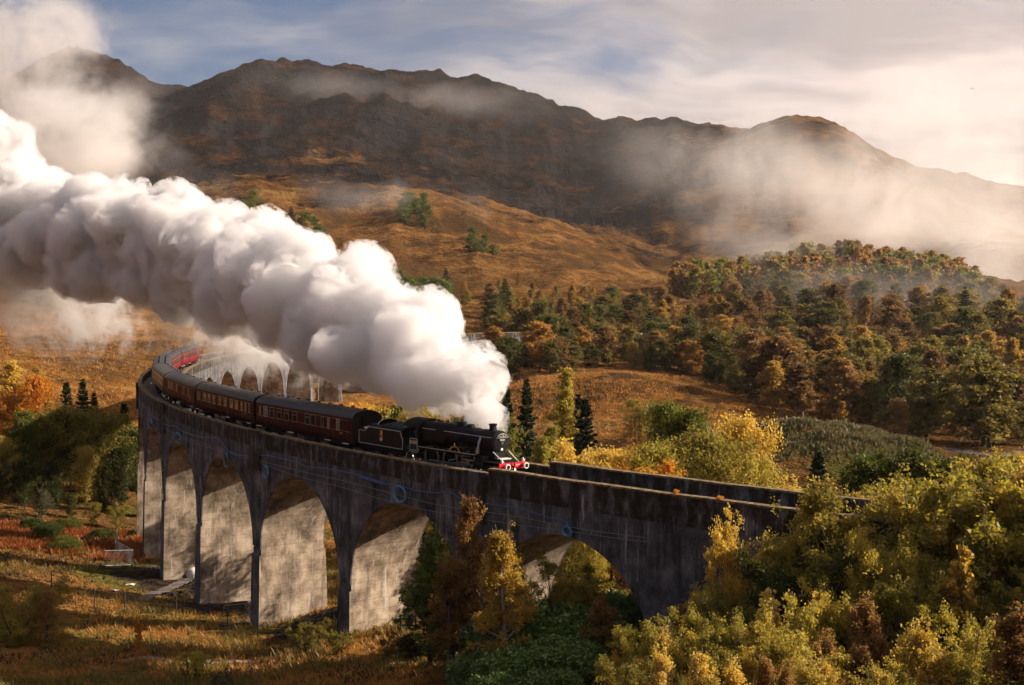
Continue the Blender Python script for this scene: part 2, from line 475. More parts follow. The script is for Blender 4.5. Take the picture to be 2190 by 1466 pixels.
def base_h(x, y):
    x = np.asarray(x, float).ravel(); y = np.asarray(y, float).ravel()
    r = np.hypot(x, y); az = np.arctan2(x, y)
    zc = _radial(np.log(np.minimum(r, 8900) + 30.0))          # (columns, n)
    mz = _slopes(_az, zc.T, -1).T
    i, t = _pchip_w(_az, az); h = _az[i + 1] - _az[i]; n = np.arange(len(x))
    h00 = 2 * t ** 3 - 3 * t ** 2 + 1; h10 = t ** 3 - 2 * t ** 2 + t; h01 = -2 * t ** 3 + 3 * t ** 2; h11 = t ** 3 - t ** 2
    return zc[i, n] * h00 + h10 * h * mz[i, n] + zc[i + 1, n] * h01 + h11 * h * mz[i + 1, n]

def gauss(x, y, cx, cy, sx, sy, h, rot=0.0):
    c, s = math.cos(rot), math.sin(rot)
    dx, dy = x - cx, y - cy
    u, v = dx * c + dy * s, -dx * s + dy * c
    return h * np.exp(-(u / sx) ** 2 - (v / sy) ** 2)

def terrain(x, y):
    x = np.asarray(x, float); y = np.asarray(y, float); sh = x.shape
    x = x.ravel(); y = y.ravel()
    r = np.hypot(x, y)
    z = base_h(x, y)
    # heathery mound and the rocky knoll beyond the viaduct
    z = z + gauss(x, y, 52, 212, 22, 12, 6.2, 0.1) * (1 + 0.35 * fbm(x / 7, y / 6, oct=3, seed=91)) + gauss(x, y, 44, 262, 42, 20, 2.2, -0.15)
    z = z + gauss(x, y, 34, 305, 30, 18, 2.5, 0.2)
    # hummocks
    near = np.clip((r - 60) / 60, 0, 1)
    z = z + 0.45 * near * fbm(x / 6.0, y / 6.0, oct=3, seed=3) + 0.18 * fbm(x / 1.6, y / 1.6, oct=2, seed=5) * np.clip(1 - r / 500, 0, 1)
    m = np.clip((r - 190) / 200, 0, 1)
    z = z + m * (2.4 * fbm(x / 34, y / 24, oct=4, seed=9) + 1.1 * fbm(x / 13, y / 9, oct=3, seed=13, ridged=True))
    m2 = np.clip((r - 430) / 500, 0, 1)
    z = z + m2 * (12.0 * fbm(x / 120, y / 90, oct=5, seed=21) + 7.0 * fbm(x / 55, y / 38, oct=4, seed=23, ridged=True) - 1.5)
    m3 = np.clip((r - 950) / 700, 0, 1)
    m3 = m3 * np.clip(1.0 - (np.arctan2(x, y) - 0.13) / 0.10, 0.30, 1)
    z = z + m3 * (48 * fbm(x / 310, y / 430, oct=5, gain=0.5, seed=31, ridged=True) - 20 + 7 * fbm(x / 85, y / 70, oct=4, seed=33, ridged=True))
    # terrace-like crags on the big face
    return (z + CAMZ).reshape(sh)

GROUND = None
def gz(x, y):
    if GROUND is not None:
        hit = GROUND.ray_cast(Vector((x, y, 2000)), Vector((0, 0, -1)))[0]
        if hit is not None: return hit.z
    return float(terrain(np.array([x]), np.array([y]))[0])

def on_ground(px, d, lift=0.0):
    x = (px - 1095.0) / FPX * d
    return (x, d, gz(x, d) + lift)

def make_terrain():
    a_f = np.radians(np.linspace(-29, 29, 500))
    a_s = np.radians(np.concatenate([np.linspace(-180, -30, 60), ]))
    a_e = np.radians(np.linspace(30, 180, 60))[:-1]
    az = np.concatenate([a_s, a_f, a_e])
    r = np.concatenate([[1.5], np.geomspace(6, 70, 40)[:-1], np.geomspace(70, 420, 190)[:-1], np.geomspace(420, 3600, 200)[:-1], np.geomspace(3600, 8800, 14)])
    A, Rr = np.meshgrid(az, r, indexing='ij')
    X, Y = Rr * np.sin(A), Rr * np.cos(A)
    Z = terrain(X, Y)
    V = np.stack([X, Y, Z], -1).reshape(-1, 3)
    na, nr = A.shape
    I = np.arange(na * nr).reshape(na, nr)
    J = np.roll(I, -1, axis=0)
    F = np.stack([I[:, :-1], I[:, 1:], J[:, 1:], J[:, :-1]], -1).reshape(-1, 4)
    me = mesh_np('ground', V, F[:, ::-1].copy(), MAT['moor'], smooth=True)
    x, y = V[:, 0], V[:, 1]; rr = np.hypot(x, y)
    # kinds of ground cover, as they grow: wet green grass, dark heather and rock (its darkness also stands for cloud shade), trodden mud, gravel track
    def attr(name, val):
        at = me.attributes.new(name, 'FLOAT', 'POINT'); at.data.foreach_set('value', np.clip(val, 0, 1).astype(np.float32))
    pxx = 1095 + FPX * x / np.maximum(y, 1)
    height = V[:, 2] - CAMZ
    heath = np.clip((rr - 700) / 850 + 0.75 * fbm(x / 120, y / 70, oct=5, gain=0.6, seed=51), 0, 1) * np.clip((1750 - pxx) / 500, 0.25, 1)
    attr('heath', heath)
    mud = np.maximum.reduce([gauss(x, y, *on_ground(*q)[:2], sx, sy, 1.25, ro) for q, sx, sy, ro in (
        ((330, 146), 9, 9, 0.3), ((395, 140), 7, 8, 0.0), ((480, 127), 8, 5, 0.2), ((640, 110), 6, 3.5, 0.3), ((700, 112), 5, 4, 0))])
    mud = mud * (0.75 + 0.5 * fbm(x / 2.2, y / 2.2, oct=3, seed=61))
    attr('mud', np.clip((mud - 0.42) * 3, 0, 1))
    green = np.clip(0.35 + 1.2 * fbm(x / 14, y / 11, oct=4, seed=71), 0, 1) * np.clip(1 - (rr - 190) / 60, 0.12, 1) * np.clip((rr - 84) / 20, 0, 1)
    attr('green', green)
    track = np.zeros_like(x)
    pts = [on_ground(2040, 236)[:2], on_ground(2070, 226)[:2], on_ground(2120, 224)[:2], on_ground(2200, 228)[:2], on_ground(2300, 235)[:2]]
    pts2 = [on_ground(230, 98)[:2], on_ground(330, 100)[:2], on_ground(460, 97)[:2], on_ground(560, 99)[:2], on_ground(660, 101)[:2], on_ground(760, 104)[:2]]
    for P_, wd in ((pts, 2.6), (pts2, 0.8)):
        for a, b in zip(P_[:-1], P_[1:]):
            a = np.array(a); b = np.array(b); d = b - a
            t = np.clip(((x - a[0]) * d[0] + (y - a[1]) * d[1]) / (d @ d), 0, 1)
            dist = np.hypot(x - a[0] - t * d[0], y - a[1] - t * d[1])
            track = np.maximum(track, np.clip(1.4 - dist / wd + 0.5 * fbm(x / 1.5, y / 1.5, oct=2, seed=81), 0, 1))
    attr('track', track)
    o = ob('ground', me)
    o['kind'] = 'structure'
    from mathutils.bvhtree import BVHTree
    return BVHTree.FromPolygons(V.tolist(), F[:, ::-1].tolist(), all_triangles=False)
GROUND = make_terrain()

# ------------------------------------------------------------------ the viaduct
via = thing('railway_viaduct', 'long curved concrete railway viaduct of many round arches carrying the steam train', 'viaduct', loc=cp(0, RT, 12))
VIA_INV = Matrix.Translation(-via.location)
def vpart(name, mb, mat, parent=None, smooth=False):
    me = mb.mesh(name, mat, smooth)
    me.transform(VIA_INV)
    return ob(name, me, parent or via)

HC = 3.338
DECK = 1.25
def zcen(k):                       # height of the arch centre (springing line)
    return float(ztop(k * BAY)) - HC - AR
def lipz(s):
    return float(ztop(s))

NSEG = 40
def span(k):
    s0 = k * BAY; zc_ = zcen(k)
    prof = [(-BAY / 2 + 0.002, zc_ - 0.02)] + [(-AR * math.cos(math.pi * i / NSEG), zc_ + AR * math.sin(math.pi * i / NSEG)) for i in range(NSEG + 1)] + [(BAY / 2 - 0.002, zc_ - 0.02)]
    face, soff = MB(), MB()
    for r, flip in ((RO, 0), (RI, 1)):
        V = []; F = []
        for u, z in prof:
            V.append(cp(s0 + u, r, z)); V.append(cp(s0 + u, r, lipz(s0 + u) - DECK))
        for i in range(len(prof) - 1):
            q = (2 * i, 2 * i + 2, 2 * i + 3, 2 * i + 1)
            F.append(q if flip else q[::-1])
        face.add(V, F)
    V = []; F = []
    for u, z in prof:                                  # deck slab top
        V.append(cp(s0 + u, RO, lipz(s0 + u) - DECK)); V.append(cp(s0 + u, RI, lipz(s0 + u) - DECK))
    for i in range(len(prof) - 1): F.append((2 * i, 2 * i + 1, 2 * i + 3, 2 * i + 2))
    face.add(V, F)
    o = vpart('spandrel', face, MAT['concrete'])
    V = []; F = []
    arc = prof[1:-1]
    for i, (u, z) in enumerate(arc):
        V.append(cp(s0 + u, RO, z)); V.append(cp(s0 + u, RI, z))
    for i in range(len(arc) - 1): F.append((2 * i, 2 * i + 2, 2 * i + 3, 2 * i + 1))
    soff.add(V, F)
    vpart('arch_soffit', soff, MAT['soffit'], smooth=True)
    # raised arch rings on both faces
    for r0, r1 in ((RO - 0.05, RO + 0.07), (RI + 0.05, RI - 0.07)):
        mb = MB(); secs = []
        for i in range(NSEG + 1):
            a = math.pi * i / NSEG
            ring = []
            for rad, rr in ((AR - 0.004, r0), (AR - 0.004, r1), (AR + 0.75, r1), (AR + 0.75, r0)):
                ring.append(cp(s0 - rad * math.cos(a), rr, zc_ + rad * math.sin(a)))
            secs.append(ring)
        mb.loft(secs)
        vpart('arch_ring', mb, MAT['concrete'])

def slab(mb, s0, s1, r0, r1, z0, z1, n=6):
    """a curved block; z0/z1 are functions of s"""
    secs = []
    for i in range(n + 1):
        s = s0 + (s1 - s0) * i / n
        secs.append([cp(s, r0, z0(s)), cp(s, r1, z0(s)), cp(s, r1, z1(s)), cp(s, r0, z1(s))])
    mb.loft(secs)
    return mb

def pier(k):
    s0 = k * BAY; zs = zcen(k) - 0.02
    hw = BAY / 2 - AR - 0.0
    x, y, _ = cp(s0, RT, 0)
    gl = min(gz(*cp(s0, r, 0)[:2]) for r in (RI, RT, RO)) - 1.5
    h = zs - gl
    mb = MB()
    secs = []
    for z, e, f in ((zs, 0.0, 0.0), (zs - 0.55, 0.0, 0.012), (zs - 0.62, 0.16, 0.014), (gl, 0.16 + h / 45.0, h / 55.0)):
        ring = []
        for ds, r in ((-hw - f, RI - e), (hw + f, RI - e), (hw + f, RO + e), (-hw - f, RO + e)):
            ring.append(cp(s0 + ds, r, z))
        secs.append(ring[::-1])
    # side faces take the boarded concrete in its sunlit tone, end faces the weathered one
    me_s, me_e = MB(), MB()
    n = 4
    for a, b in zip(secs[:-1], secs[1:]):
        for j in range(n):
            q = [a[j], a[(j + 1) % n], b[(j + 1) % n], b[j]]
            (me_e if j in (0, 2) else me_s).add(q, [(0, 1, 2, 3)])
    me_e.add(secs[0], [(0, 1, 2, 3)])
    p = vpart('pier', me_e, MAT['concrete'])
    vpart('pier_flank', me_s, MAT['soffit'], p)
    return p

for k in range(0, 21): span(k)
for k in range(0, 22): pier(k - 0.5)
# abutments
for s0, s1 in ((-4.2 * BAY, -0.5 * BAY - 0.004), (20.5 * BAY + 0.004, 22.6 * BAY)):
    mb = MB()
    slab(mb, s0, s1, RI, RO, lambda s: zcen(0) - 14, lambda s: lipz(s) - DECK, 14)
    vpart('abutment', mb, MAT['concrete'])
# parapets, bay by bay, with their copings; refuge blocks over every second pier
UP = lambda s: 0.38 if s < 0.42 * BAY else 0.0
for k in range(-4, 23):
    a, b = (k - 0.5) * BAY + 0.01, (k + 0.5) * BAY - 0.01
    segs = [(a, b)]
    if k == 0: segs = [(a, 0.42 * BAY - 0.01), (0.42 * BAY + 0.01, b)]
    for a, b in segs:
        up = UP((a + b) / 2)
        for r0, r1 in ((RO + 0.03, RO - 0.43), (RI - 0.03, RI + 0.43)):
            mb = MB(); slab(mb, a, b, r0, r1, lambda s: lipz(s) - DECK - 0.25, lambda s: lipz(s) - 0.13 + up)
            if r0 < r1: mb.f = [f[::-1] for f in mb.f]
            o = vpart('parapet', mb, MAT['parapet'])
            mb = MB(); e = 0.07 if r0 > r1 else -0.07
            slab(mb, a, b, r0 + e, r1 - e, lambda s: lipz(s) - 0.125 + up, lambda s: lipz(s) + up + 0.02 * math.sin(s * 3.1))
            if r0 < r1: mb.f = [f[::-1] for f in mb.f]
            vpart('coping', mb, MAT['coping'], o)
for k in range(0, 21, 2):
    s0 = (k + 0.5) * BAY
    mb = MB(); slab(mb, s0 - 1.15, s0 + 1.15, RO + 0.34, RO + 0.02, lambda s: lipz(s) - 3.6, lambda s: lipz(s) + 0.05, 2)
    vpart('refuge_pilaster', mb, MAT['parapet'])
# track bed, rails
mb = MB(); slab(mb, -4.2 * BAY, 22.6 * BAY, RT - 2.7, RT + 2.7, lambda s: lipz(s) - DECK - 0.1, lambda s: lipz(s) - DECK + 0.22, 160)
vpart('ballast_bed', mb, MAT['ballast'])
for r in (RT - 0.72, RT + 0.72):
    mb = MB(); slab(mb, -4.2 * BAY, 22.6 * BAY, r - 0.035, r + 0.035, lambda s: lipz(s) - DECK + 0.2, lambda s: lipz(s) - DECK + 0.38, 200)
    vpart('rail', mb, MAT['rail'])
RAILZ = lambda s: lipz(s) - DECK + 0.38
# ------------------------------------------------------------------ the train
def paint(name, col, rough=0.3, spec=0.5, dirt=0.35, coat=0.0):
    m, t = M(name)
    pos = t.node('ShaderNodeTexCoord').outputs['Object']
    n = t.noise(t.mapping(pos, scale=(1, 1, 0.5)), 1.6, 7, 0.65)
    n2 = t.noise(t.mapping(pos, scale=(2.5, 2.5, 0.3)), 2.0, 5, 0.6)
    c = t.mix(t.map(t.math('ADD', t.math('MULTIPLY', n, 0.6), t.math('MULTIPLY', n2, 0.4)), 0.45, 0.68, 0, dirt, True), col, [0.5 * x + 0.012 for x in col])
    r = t.map(n, 0.35, 0.7, rough, min(1, rough + 0.3))
    surf(t, t.node('ShaderNodeBsdfPrincipled', {'Base Color': c, 'Roughness': r, 'Specular IOR Level': spec, 'Coat Weight': coat}))
    return m
MAT['black'] = paint('engine_black', (0.0050, 0.0050, 0.0062), 0.40, 0.11, 0.3)
MAT['sooty'] = paint('sooty_black', (0.010, 0.0095, 0.010), 0.6, 0.12, 0.6)
MAT['maroon'] = paint('maroon_paint', (0.034, 0.0022, 0.0055), 0.36, 0.07, 0.15)
MAT['brownred'] = paint('faded_maroon', (0.075, 0.011, 0.008), 0.38, 0.1, 0.25)
MAT['litmaroon'] = paint('maroon_paint_lit', (0.165, 0.006, 0.014), 0.26, 0.4, 0.3)  # maroon again, its brighter red standing for sun on the far coaches
MAT['blue'] = paint('dark_blue_paint', (0.012, 0.030, 0.055), 0.3, 0.5, 0.3)
MAT['cream'] = paint('cream_paint', (0.55, 0.42, 0.25), 0.35, 0.4, 0.35)
MAT['bufferred'] = paint('red_paint', (0.62, 0.012, 0.022), 0.3, 0.5, 0.15)
MAT['lining'] = simple('grey_lining', (0.62, 0.60, 0.56), 0.5)
MAT['goldline'] = simple('gold_lining', (0.55, 0.22, 0.06), 0.5)
MAT['number'] = simple('cream_number', (0.78, 0.66, 0.42), 0.5)
MAT['white'] = simple('white_paint', (0.78, 0.76, 0.72), 0.45, var=0.15)
MAT['orange'] = simple('orange_gold', (0.75, 0.28, 0.03), 0.5)
MAT['paleblue'] = simple('pale_blue', (0.30, 0.36, 0.52), 0.5)
MAT['redsmall'] = simple('small_red', (0.55, 0.05, 0.04), 0.5)
MAT['brass'] = simple('brass', (0.55, 0.32, 0.13), 0.35, metal=0.9)
MAT['steel'] = simple('bright_steel', (0.34, 0.34, 0.35), 0.35, metal=0.85, var=0.3)
MAT['coal'] = simple('coal', (0.012, 0.012, 0.013), 0.5, spec=0.6, var=0.5, bump=0.5)
MAT['glass'] = simple('window_glass', (0.010, 0.012, 0.014), 0.08, spec=0.22)
MAT['blind'] = simple('curtained_glass', (0.17, 0.17, 0.18), 0.2, spec=0.3, var=0.3)
MAT['creamblind'] = simple('cream_blind', (0.30, 0.16, 0.08), 0.3, spec=0.3, var=0.2)
MAT['skin'] = simple('skin', (0.42, 0.25, 0.18), 0.6)
MAT['overall'] = simple('overall_cloth', (0.05, 0.06, 0.09), 0.85, var=0.2)
def roof_material():
    m, t = M('coach_roof')
    pos = t.node('ShaderNodeTexCoord').outputs['Object']
    n = t.noise(t.mapping(pos, scale=(1, 0.6, 1)), 1.3, 7, 0.7)
    c = t.ramp(n, [(0.32, (0.012, 0.011, 0.011)), (0.5, (0.030, 0.027, 0.026)), (0.68, (0.075, 0.066, 0.06))])
    c = t.mix(t.map(t.noise(t.mapping(pos, scale=(4, 0.5, 1)), 2.2, 4, 0.6), 0.58, 0.66, 0, 0.75), c, (0.014, 0.013, 0.013))
    b = t.node('ShaderNodeBump', {'Height': n, 'Strength': 0.25, 'Distance': 0.04})
    surf(t, t.node('ShaderNodeBsdfPrincipled', {'Base Color': c, 'Roughness': t.map(n, 0.3, 0.7, 0.32, 0.6), 'Specular IOR Level': 0.5, 'Normal': b.outputs[0]}))
    return m
MAT['roof'] = roof_material()

def vehicle(name, label, category, s_front, s_back, group=None):
    s = (s_front + s_back) / 2
    a, b = Vector(cp(s_front, RT, 0)), Vector(cp(s_back, RT, 0))
    mid = (a + b) / 2
    h = a - b
    z = RAILZ(s)
    rise = (RAILZ(s_front) - RAILZ(s_back)) / h.length
    o = thing(name, label, category, (mid.x, mid.y, z), 0, group)
    o.rotation_euler = (0, -math.atan(rise), math.atan2(h.y, h.x))
    return o, h.length

def wheel(parent, x, y, rad, mat=None, spokes=10):
    """a spoked wheel with its tyre as a sub-part"""
    mb = MB(); sd = 1 if y > 0 else -1
    mb.cyl((x, y - 0.06, rad), (x, y + 0.06, rad), rad * 0.22, 14)
    for i in range(spokes):
        a = 2 * math.pi * i / spokes
        mb.tube([(x + 0.15 * rad * math.cos(a), y, rad + 0.15 * rad * math.sin(a)), (x + 0.9 * rad * math.cos(a), y, rad + 0.9 * rad * math.sin(a))], 0.035, 5)
    wv = mb.build('wheel', mat or MAT['sooty'], parent)
    mb = MB(); secs = []
    for i in range(29):
        a = 2 * math.pi * i / 28
        secs.append([(x + q * math.cos(a), y + e, rad + q * math.sin(a)) for q, e in ((rad * 0.86, -0.06), (rad, -0.06), (rad, 0.06), (rad * 0.86, 0.06))])
    mb.loft(secs, cap=False)
    mb.build('tyre', MAT['steel'], wv)
    return wv

def outline(mb, pts, r=0.012, closed=True):
    r = r * 1.7
    P = list(pts) + ([pts[0]] if closed else [])
    for a, b in zip(P[:-1], P[1:]): mb.tube([a, b], r, 5)
    return mb

def text_part(name, body, size, mat, parent, loc, rot, ext=0.004, width=None):
    cu = bpy.data.curves.new(name, 'FONT')
    cu.body = body; cu.size = size; cu.align_x = 'CENTER'; cu.align_y = 'CENTER'; cu.extrude = ext
    cu.resolution_u = 3
    if width: cu.space_character = width
    tmp = bpy.data.objects.new('lettering', cu); COL.objects.link(tmp)
    bpy.context.view_layer.update()
    me = bpy.data.meshes.new_from_object(tmp.evaluated_get(bpy.context.evaluated_depsgraph_get()))
    bpy.data.objects.remove(tmp); bpy.data.curves.remove(cu)
    me.name = name; me.materials.clear(); me.materials.append(mat)
    return ob(name, me, parent, loc=loc, rot=rot)
RIGHT = (math.radians(90), 0, 0)             # lettering on the right-hand side, read from outside
FRONT = (math.radians(90), 0, math.radians(90))

S0 = 7.6; S_CAB = 19.45; S_TENDER = 27.05
def ringc(x, yc, zc, r, n=28, squash=None):
    pts = []
    for i in range(n):
        a = 2 * math.pi * i / n
        c, s_ = math.cos(a), math.sin(a)
        if squash:
            c = math.copysign(abs(c) ** squash, c); s_ = math.copysign(abs(s_) ** squash, s_)
        pts.append((x, yc + r * c, zc + r * s_))
    return pts

def build_loco():
    T, L = vehicle('steam_locomotive', 'black steam locomotive numbered 45407 with red buffer beam leading the train', 'locomotive', S0, S_CAB)
    X = lambda f: L / 2 - f
    BK, SO = MAT['black'], MAT['sooty']
    BC = 2.66
    # boiler, firebox, smokebox
    mb = MB(); mb.loft([ringc(X(f), 0, BC + dz, r) for f, r, dz in ((3.72, 0.80, 0), (5.4, 0.84, 0.02), (7.6, 0.93, 0.05))])
    boiler = ob('boiler', smooth_by_angle(mb.mesh('boiler', BK)), T)
    for f in (4.6, 5.9, 7.0):
        q = MB(); q.loft([ringc(X(f + d), 0, BC + 0.02 + (f - 4.6) * 0.008, 0.815 + (f - 3.7) * 0.0322) for d in (-0.03, 0.03)]); q.build('boiler_band', BK, boiler)
    mb = MB()
    secs = []
    for f, ww, hh in ((7.55, 0.93, 0.93), (7.75, 0.99, 0.97), (10.35, 0.99, 0.93)):
        ring = []
        for i in range(32):
            a = 2 * math.pi * i / 32
            c, s_ = math.cos(a), math.sin(a)
            c = math.copysign(abs(c) ** 0.62, c); s_ = math.copysign(abs(s_) ** 0.62, s_)
            zz = BC + 0.05 + hh * s_
            if s_ < 0: zz = BC + 0.05 + 1.05 * s_
            ring.append((X(f), ww * c, zz))
        secs.append(ring)
    mb.loft(secs)
    ob('firebox', smooth_by_angle(mb.mesh('firebox', BK), 40), T)
    mb = MB(); mb.loft([ringc(X(f), 0, BC, r, 32) for f, r in ((1.95, 0.80), (2.0, 0.845), (3.70, 0.845), (3.74, 0.80))])
    sbox = ob('smokebox', smooth_by_angle(mb.mesh('smokebox', SO)), T)
    mb = MB(); mb.loft([ringc(X(f), 0, BC, r, 32) for f, r in ((1.96, 0.72), (1.90, 0.70), (1.83, 0.52), (1.80, 0.25), (1.79, 0.05))])
    door = ob('smokebox_door', smooth_by_angle(mb.mesh('smokebox_door', SO)), T)
    mb = MB(); mb.tube([(X(1.74), 0, BC), (X(1.74), 0.0, BC - 0.22)], 0.02, 6); mb.tube([(X(1.72), 0, BC), (X(1.72), -0.16, BC - 0.12)], 0.02, 6); mb.cyl((X(1.82), 0, BC), (X(1.70), 0, BC), 0.05, 10)
    mb.build('door_dart', MAT['steel'], door)
    mb = MB(); mb.tube([(X(1.83), -0.62, BC + 0.30), (X(1.78), -0.58, BC + 0.33), (X(1.78), 0.58, BC + 0.33), (X(1.83), 0.62, BC + 0.30)], 0.018, 6); mb.build('door_rail', MAT['steel'], door)
    for dz in (-0.3, 0.3):
        mb = MB(); mb.box((X(1.84), 0.42, BC + dz - 0.02), (0.05, 0.75, 0.06)); mb.build('door_hinge', SO, door)
    # chimney, dome, top feed, safety valves
    def lathe(name, prof, cx, mat, parent=T, n=22):
        mb = MB(); mb.loft([[(cx + r * math.cos(2 * math.pi * j / n), r * math.sin(2 * math.pi * j / n), z) for j in range(n)] for z, r in prof])
        return ob(name, smooth_by_angle(mb.mesh(name, mat), 40), parent)
    lathe('chimney', [(3.38, 0.42), (3.5, 0.31), (3.58, 0.27), (3.82, 0.265), (3.86, 0.32), (3.93, 0.33), (3.95, 0.29), (3.94, 0.22), (3.6, 0.2)], X(2.85), SO)
    mb = MB(); secs = []
    for z, a, b in ((3.40, 0.62, 0.50), (3.55, 0.50, 0.42), (3.74, 0.46, 0.38), (3.84, 0.38, 0.30), (3.88, 0.20, 0.14), (3.885, 0.02, 0.02)):
        secs.append([(X(6.55) + a * math.cos(2 * math.pi * j / 22), b * math.sin(2 * math.pi * j / 22), z) for j in range(22)])
    mb.loft(secs); ob('dome', smooth_by_angle(mb.mesh('dome', BK), 50), T)
    mb = MB(); secs = []
    for z, a, b in ((3.38, 0.36, 0.42), (3.58, 0.30, 0.34), (3.70, 0.24, 0.26), (3.74, 0.1, 0.1)):
        secs.append([(X(5.45) + a * math.cos(2 * math.pi * j / 18), b * math.sin(2 * math.pi * j / 18), z) for j in range(18)])
    mb.loft(secs); tf = ob('top_feed', smooth_by_angle(mb.mesh('top_feed', BK), 50), T)
    for sd in (-1, 1):
        mb = MB(); mb.tube([(X(5.45), sd * 0.3, 3.5), (X(5.47), sd * 0.62, 3.30), (X(5.5), sd * 0.86, 2.85), (X(5.5), sd * 0.88, 2.2)], 0.06, 8); mb.build('feed_pipe', BK, tf)
    for dy in (-0.22, 0.22):
        lathe('safety_valve', [(3.55, 0.10), (3.72, 0.09), (3.78, 0.06), (3.8, 0.02)], X(8.6) + dy * 0.3, SO).location = (0, dy, 0)
    mb = MB(); mb.cyl((X(9.2), 0.25, 3.6), (X(9.2), 0.25, 3.82), 0.05, 8); mb.cyl((X(9.35), -0.3, 3.6), (X(9.35), -0.3, 3.8), 0.05, 8); mb.build('whistle', MAT['brass'], T)
    # hand rails along the boiler
    for sd in (-1, 1):
        mb = MB(); mb.tube([(X(2.05), sd * 0.80, 3.02), (X(3.7), sd * 0.80, 3.02), (X(7.7), sd * 0.92, 3.10), (X(10.2), sd * 1.02, 3.12)], 0.018, 6); mb.build('hand_rail', MAT['lining'], T)
    # running plate and valances
    for sd in (-1, 1):
        mb = MB()
        mb.box(((X(3.2) + X(10.3)) / 2, sd * 1.08, 1.72), (7.1, 0.52, 0.05)); mb.box(((X(3.2) + X(10.3)) / 2, sd * 1.335, 1.63), (7.1, 0.02, 0.2))
        mb.tube([(X(3.2), sd * 1.3, 1.70), (X(2.85), sd * 1.3, 1.66), (X(2.65), sd * 1.3, 1.48), (X(2.58), sd * 1.3, 1.36), (X(2.3), sd * 1.3, 1.30), (X(0.62), sd * 1.3, 1.28)], 0.03, 6)
        mb.build('running_plate', BK, T)
        mb = MB(); outline(mb, [(X(3.2), sd * 1.352, 1.70), (X(10.3), sd * 1.352, 1.70)], 0.012, False); mb.build('lining', MAT['lining'], T)
        mb = MB(); mb.box(((X(0.6) + X(2.4)) / 2, sd * 0.95, 1.27), (1.8, 0.7, 0.04)); mb.build('front_platform', SO, T)
    mb = MB(); mb.box(((X(0.6) + X(3.6)) / 2, 0, 1.10), (3.0, 1.25, 0.36)); mb.box(((X(1.9) + X(3.7)) / 2, 0, 1.65), (1.8, 1.1, 0.6)); mb.build('front_frame', SO, T)
    mb = MB(); mb.box((X(1.55), 0, 1.48), (0.55, 0.9, 0.07)); mb.box((X(1.95), 0, 1.66), (0.06, 1.1, 0.36)); mb.build('footstep', MAT['lining'], T)
    for sd in (-1, 1):
        mb = MB(); mb.tube([(X(1.95), sd * 0.74, 1.98), (X(0.75), sd * 0.70, 1.30)], 0.035, 6); mb.build('front_stay', MAT['white'], T)  # white colour carries the light catching the stays
    # steam pipes to the cylinders, nameplate
    for sd in (-1, 1):
        mb = MB(); mb.tube([(X(3.35), sd * 0.66, 3.0), (X(3.35), sd * 0.90, 2.6), (X(3.4), sd * 1.0, 2.1), (X(3.42), sd * 1.02, 1.74)], 0.13, 10); ob('steam_pipe', smooth_by_angle(mb.mesh('steam_pipe', MAT['steel'] if sd < 0 else BK), 60), T)
        mb = MB(); secs = []
        for i in range(13):
            a = math.pi * i / 12
            secs.append([(X(5.75) + q * math.cos(a), sd * 1.345, 1.72 + e * q * math.sin(a)) for q, e in ((0.50, 0.62), (0.66, 0.62))])
        mb.loft(secs, close=False, cap=False); mb.f += [f[::-1] for f in mb.f]
        p = mb.build('nameplate', MAT['brass'], T)
        mb = MB(); mb.box((X(5.75), sd * 1.33, 2.24), (0.09, 0.03, 0.2)); mb.build('plate_crest', MAT['number'], p)
        # splashers behind it
        for f in (4.75, 6.95, 9.3):
            mb = MB(); secs = []
            for i in range(11):
                a = math.pi * i / 10
                secs.append([(X(f) + 0.85 * math.cos(a), sd * y, 1.72 + 0.34 * math.sin(a)) for y in (0.85, 1.30)])
            mb.loft(secs, close=False, cap=False); mb.f += [q[::-1] for q in mb.f]; mb.build('splasher', BK, T)
    # buffer beam, buffers, coupling, lamps
    mb = MB(); mb.box((X(0.58), 0, 1.06), (0.07, 2.62, 0.46)); beam = mb.build('buffer_beam', MAT['bufferred'], T)
    for sd in (-1, 1):
        mb = MB(); mb.cyl((X(0.55), sd * 0.875, 1.06), (X(0.16), sd * 0.875, 1.06), 0.16, 18, 0.13); b = mb.build('buffer', MAT['bufferred'], T)
        mb = MB(); mb.cyl((X(0.16), sd * 0.875, 1.06), (X(0.05), sd * 0.875, 1.06), 0.225, 22); mb.build('buffer_rim', MAT['white'], b)
        mb = MB(); mb.cyl((X(0.056), sd * 0.875, 1.06), (X(0.035), sd * 0.875, 1.06), 0.155, 22); mb.build('buffer_face', MAT['sooty'], b)
        mb = MB(); mb.cyl((X(0.62), sd * 1.02, 1.30), (X(0.62), sd * 1.02, 1.50), 0.085, 12); mb.cyl((X(0.62), sd * 1.02, 1.50), (X(0.62), sd * 1.02, 1.60), 0.06, 10, 0.03); mb.cyl((X(0.54), sd * 1.02, 1.42), (X(0.50), sd * 1.02, 1.42), 0.06, 12)
        mb.build('lamp', MAT['white'], T)
    mb = MB(); mb.tube([(X(0.5), 0, 1.5), (X(0.42), 0, 1.4), (X(0.40), 0, 1.1), (X(0.45), 0, 0.75), (X(0.5), 0.1, 0.6)], 0.045, 7); mb.box((X(0.45), -0.1, 1.02), (0.2, 0.1, 0.14)); mb.tube([(X(0.4), -0.1, 1.0), (X(0.36), -0.1, 0.7)], 0.04, 7)
    mb.build('coupling', SO, beam)
    text_part('beam_number', '45407', 0.15, MAT['number'], beam, (X(0.545) + 0.004, 0.45, 1.1), FRONT)
    # headboard, number plate and shed plate
    mb = MB(); secs = []
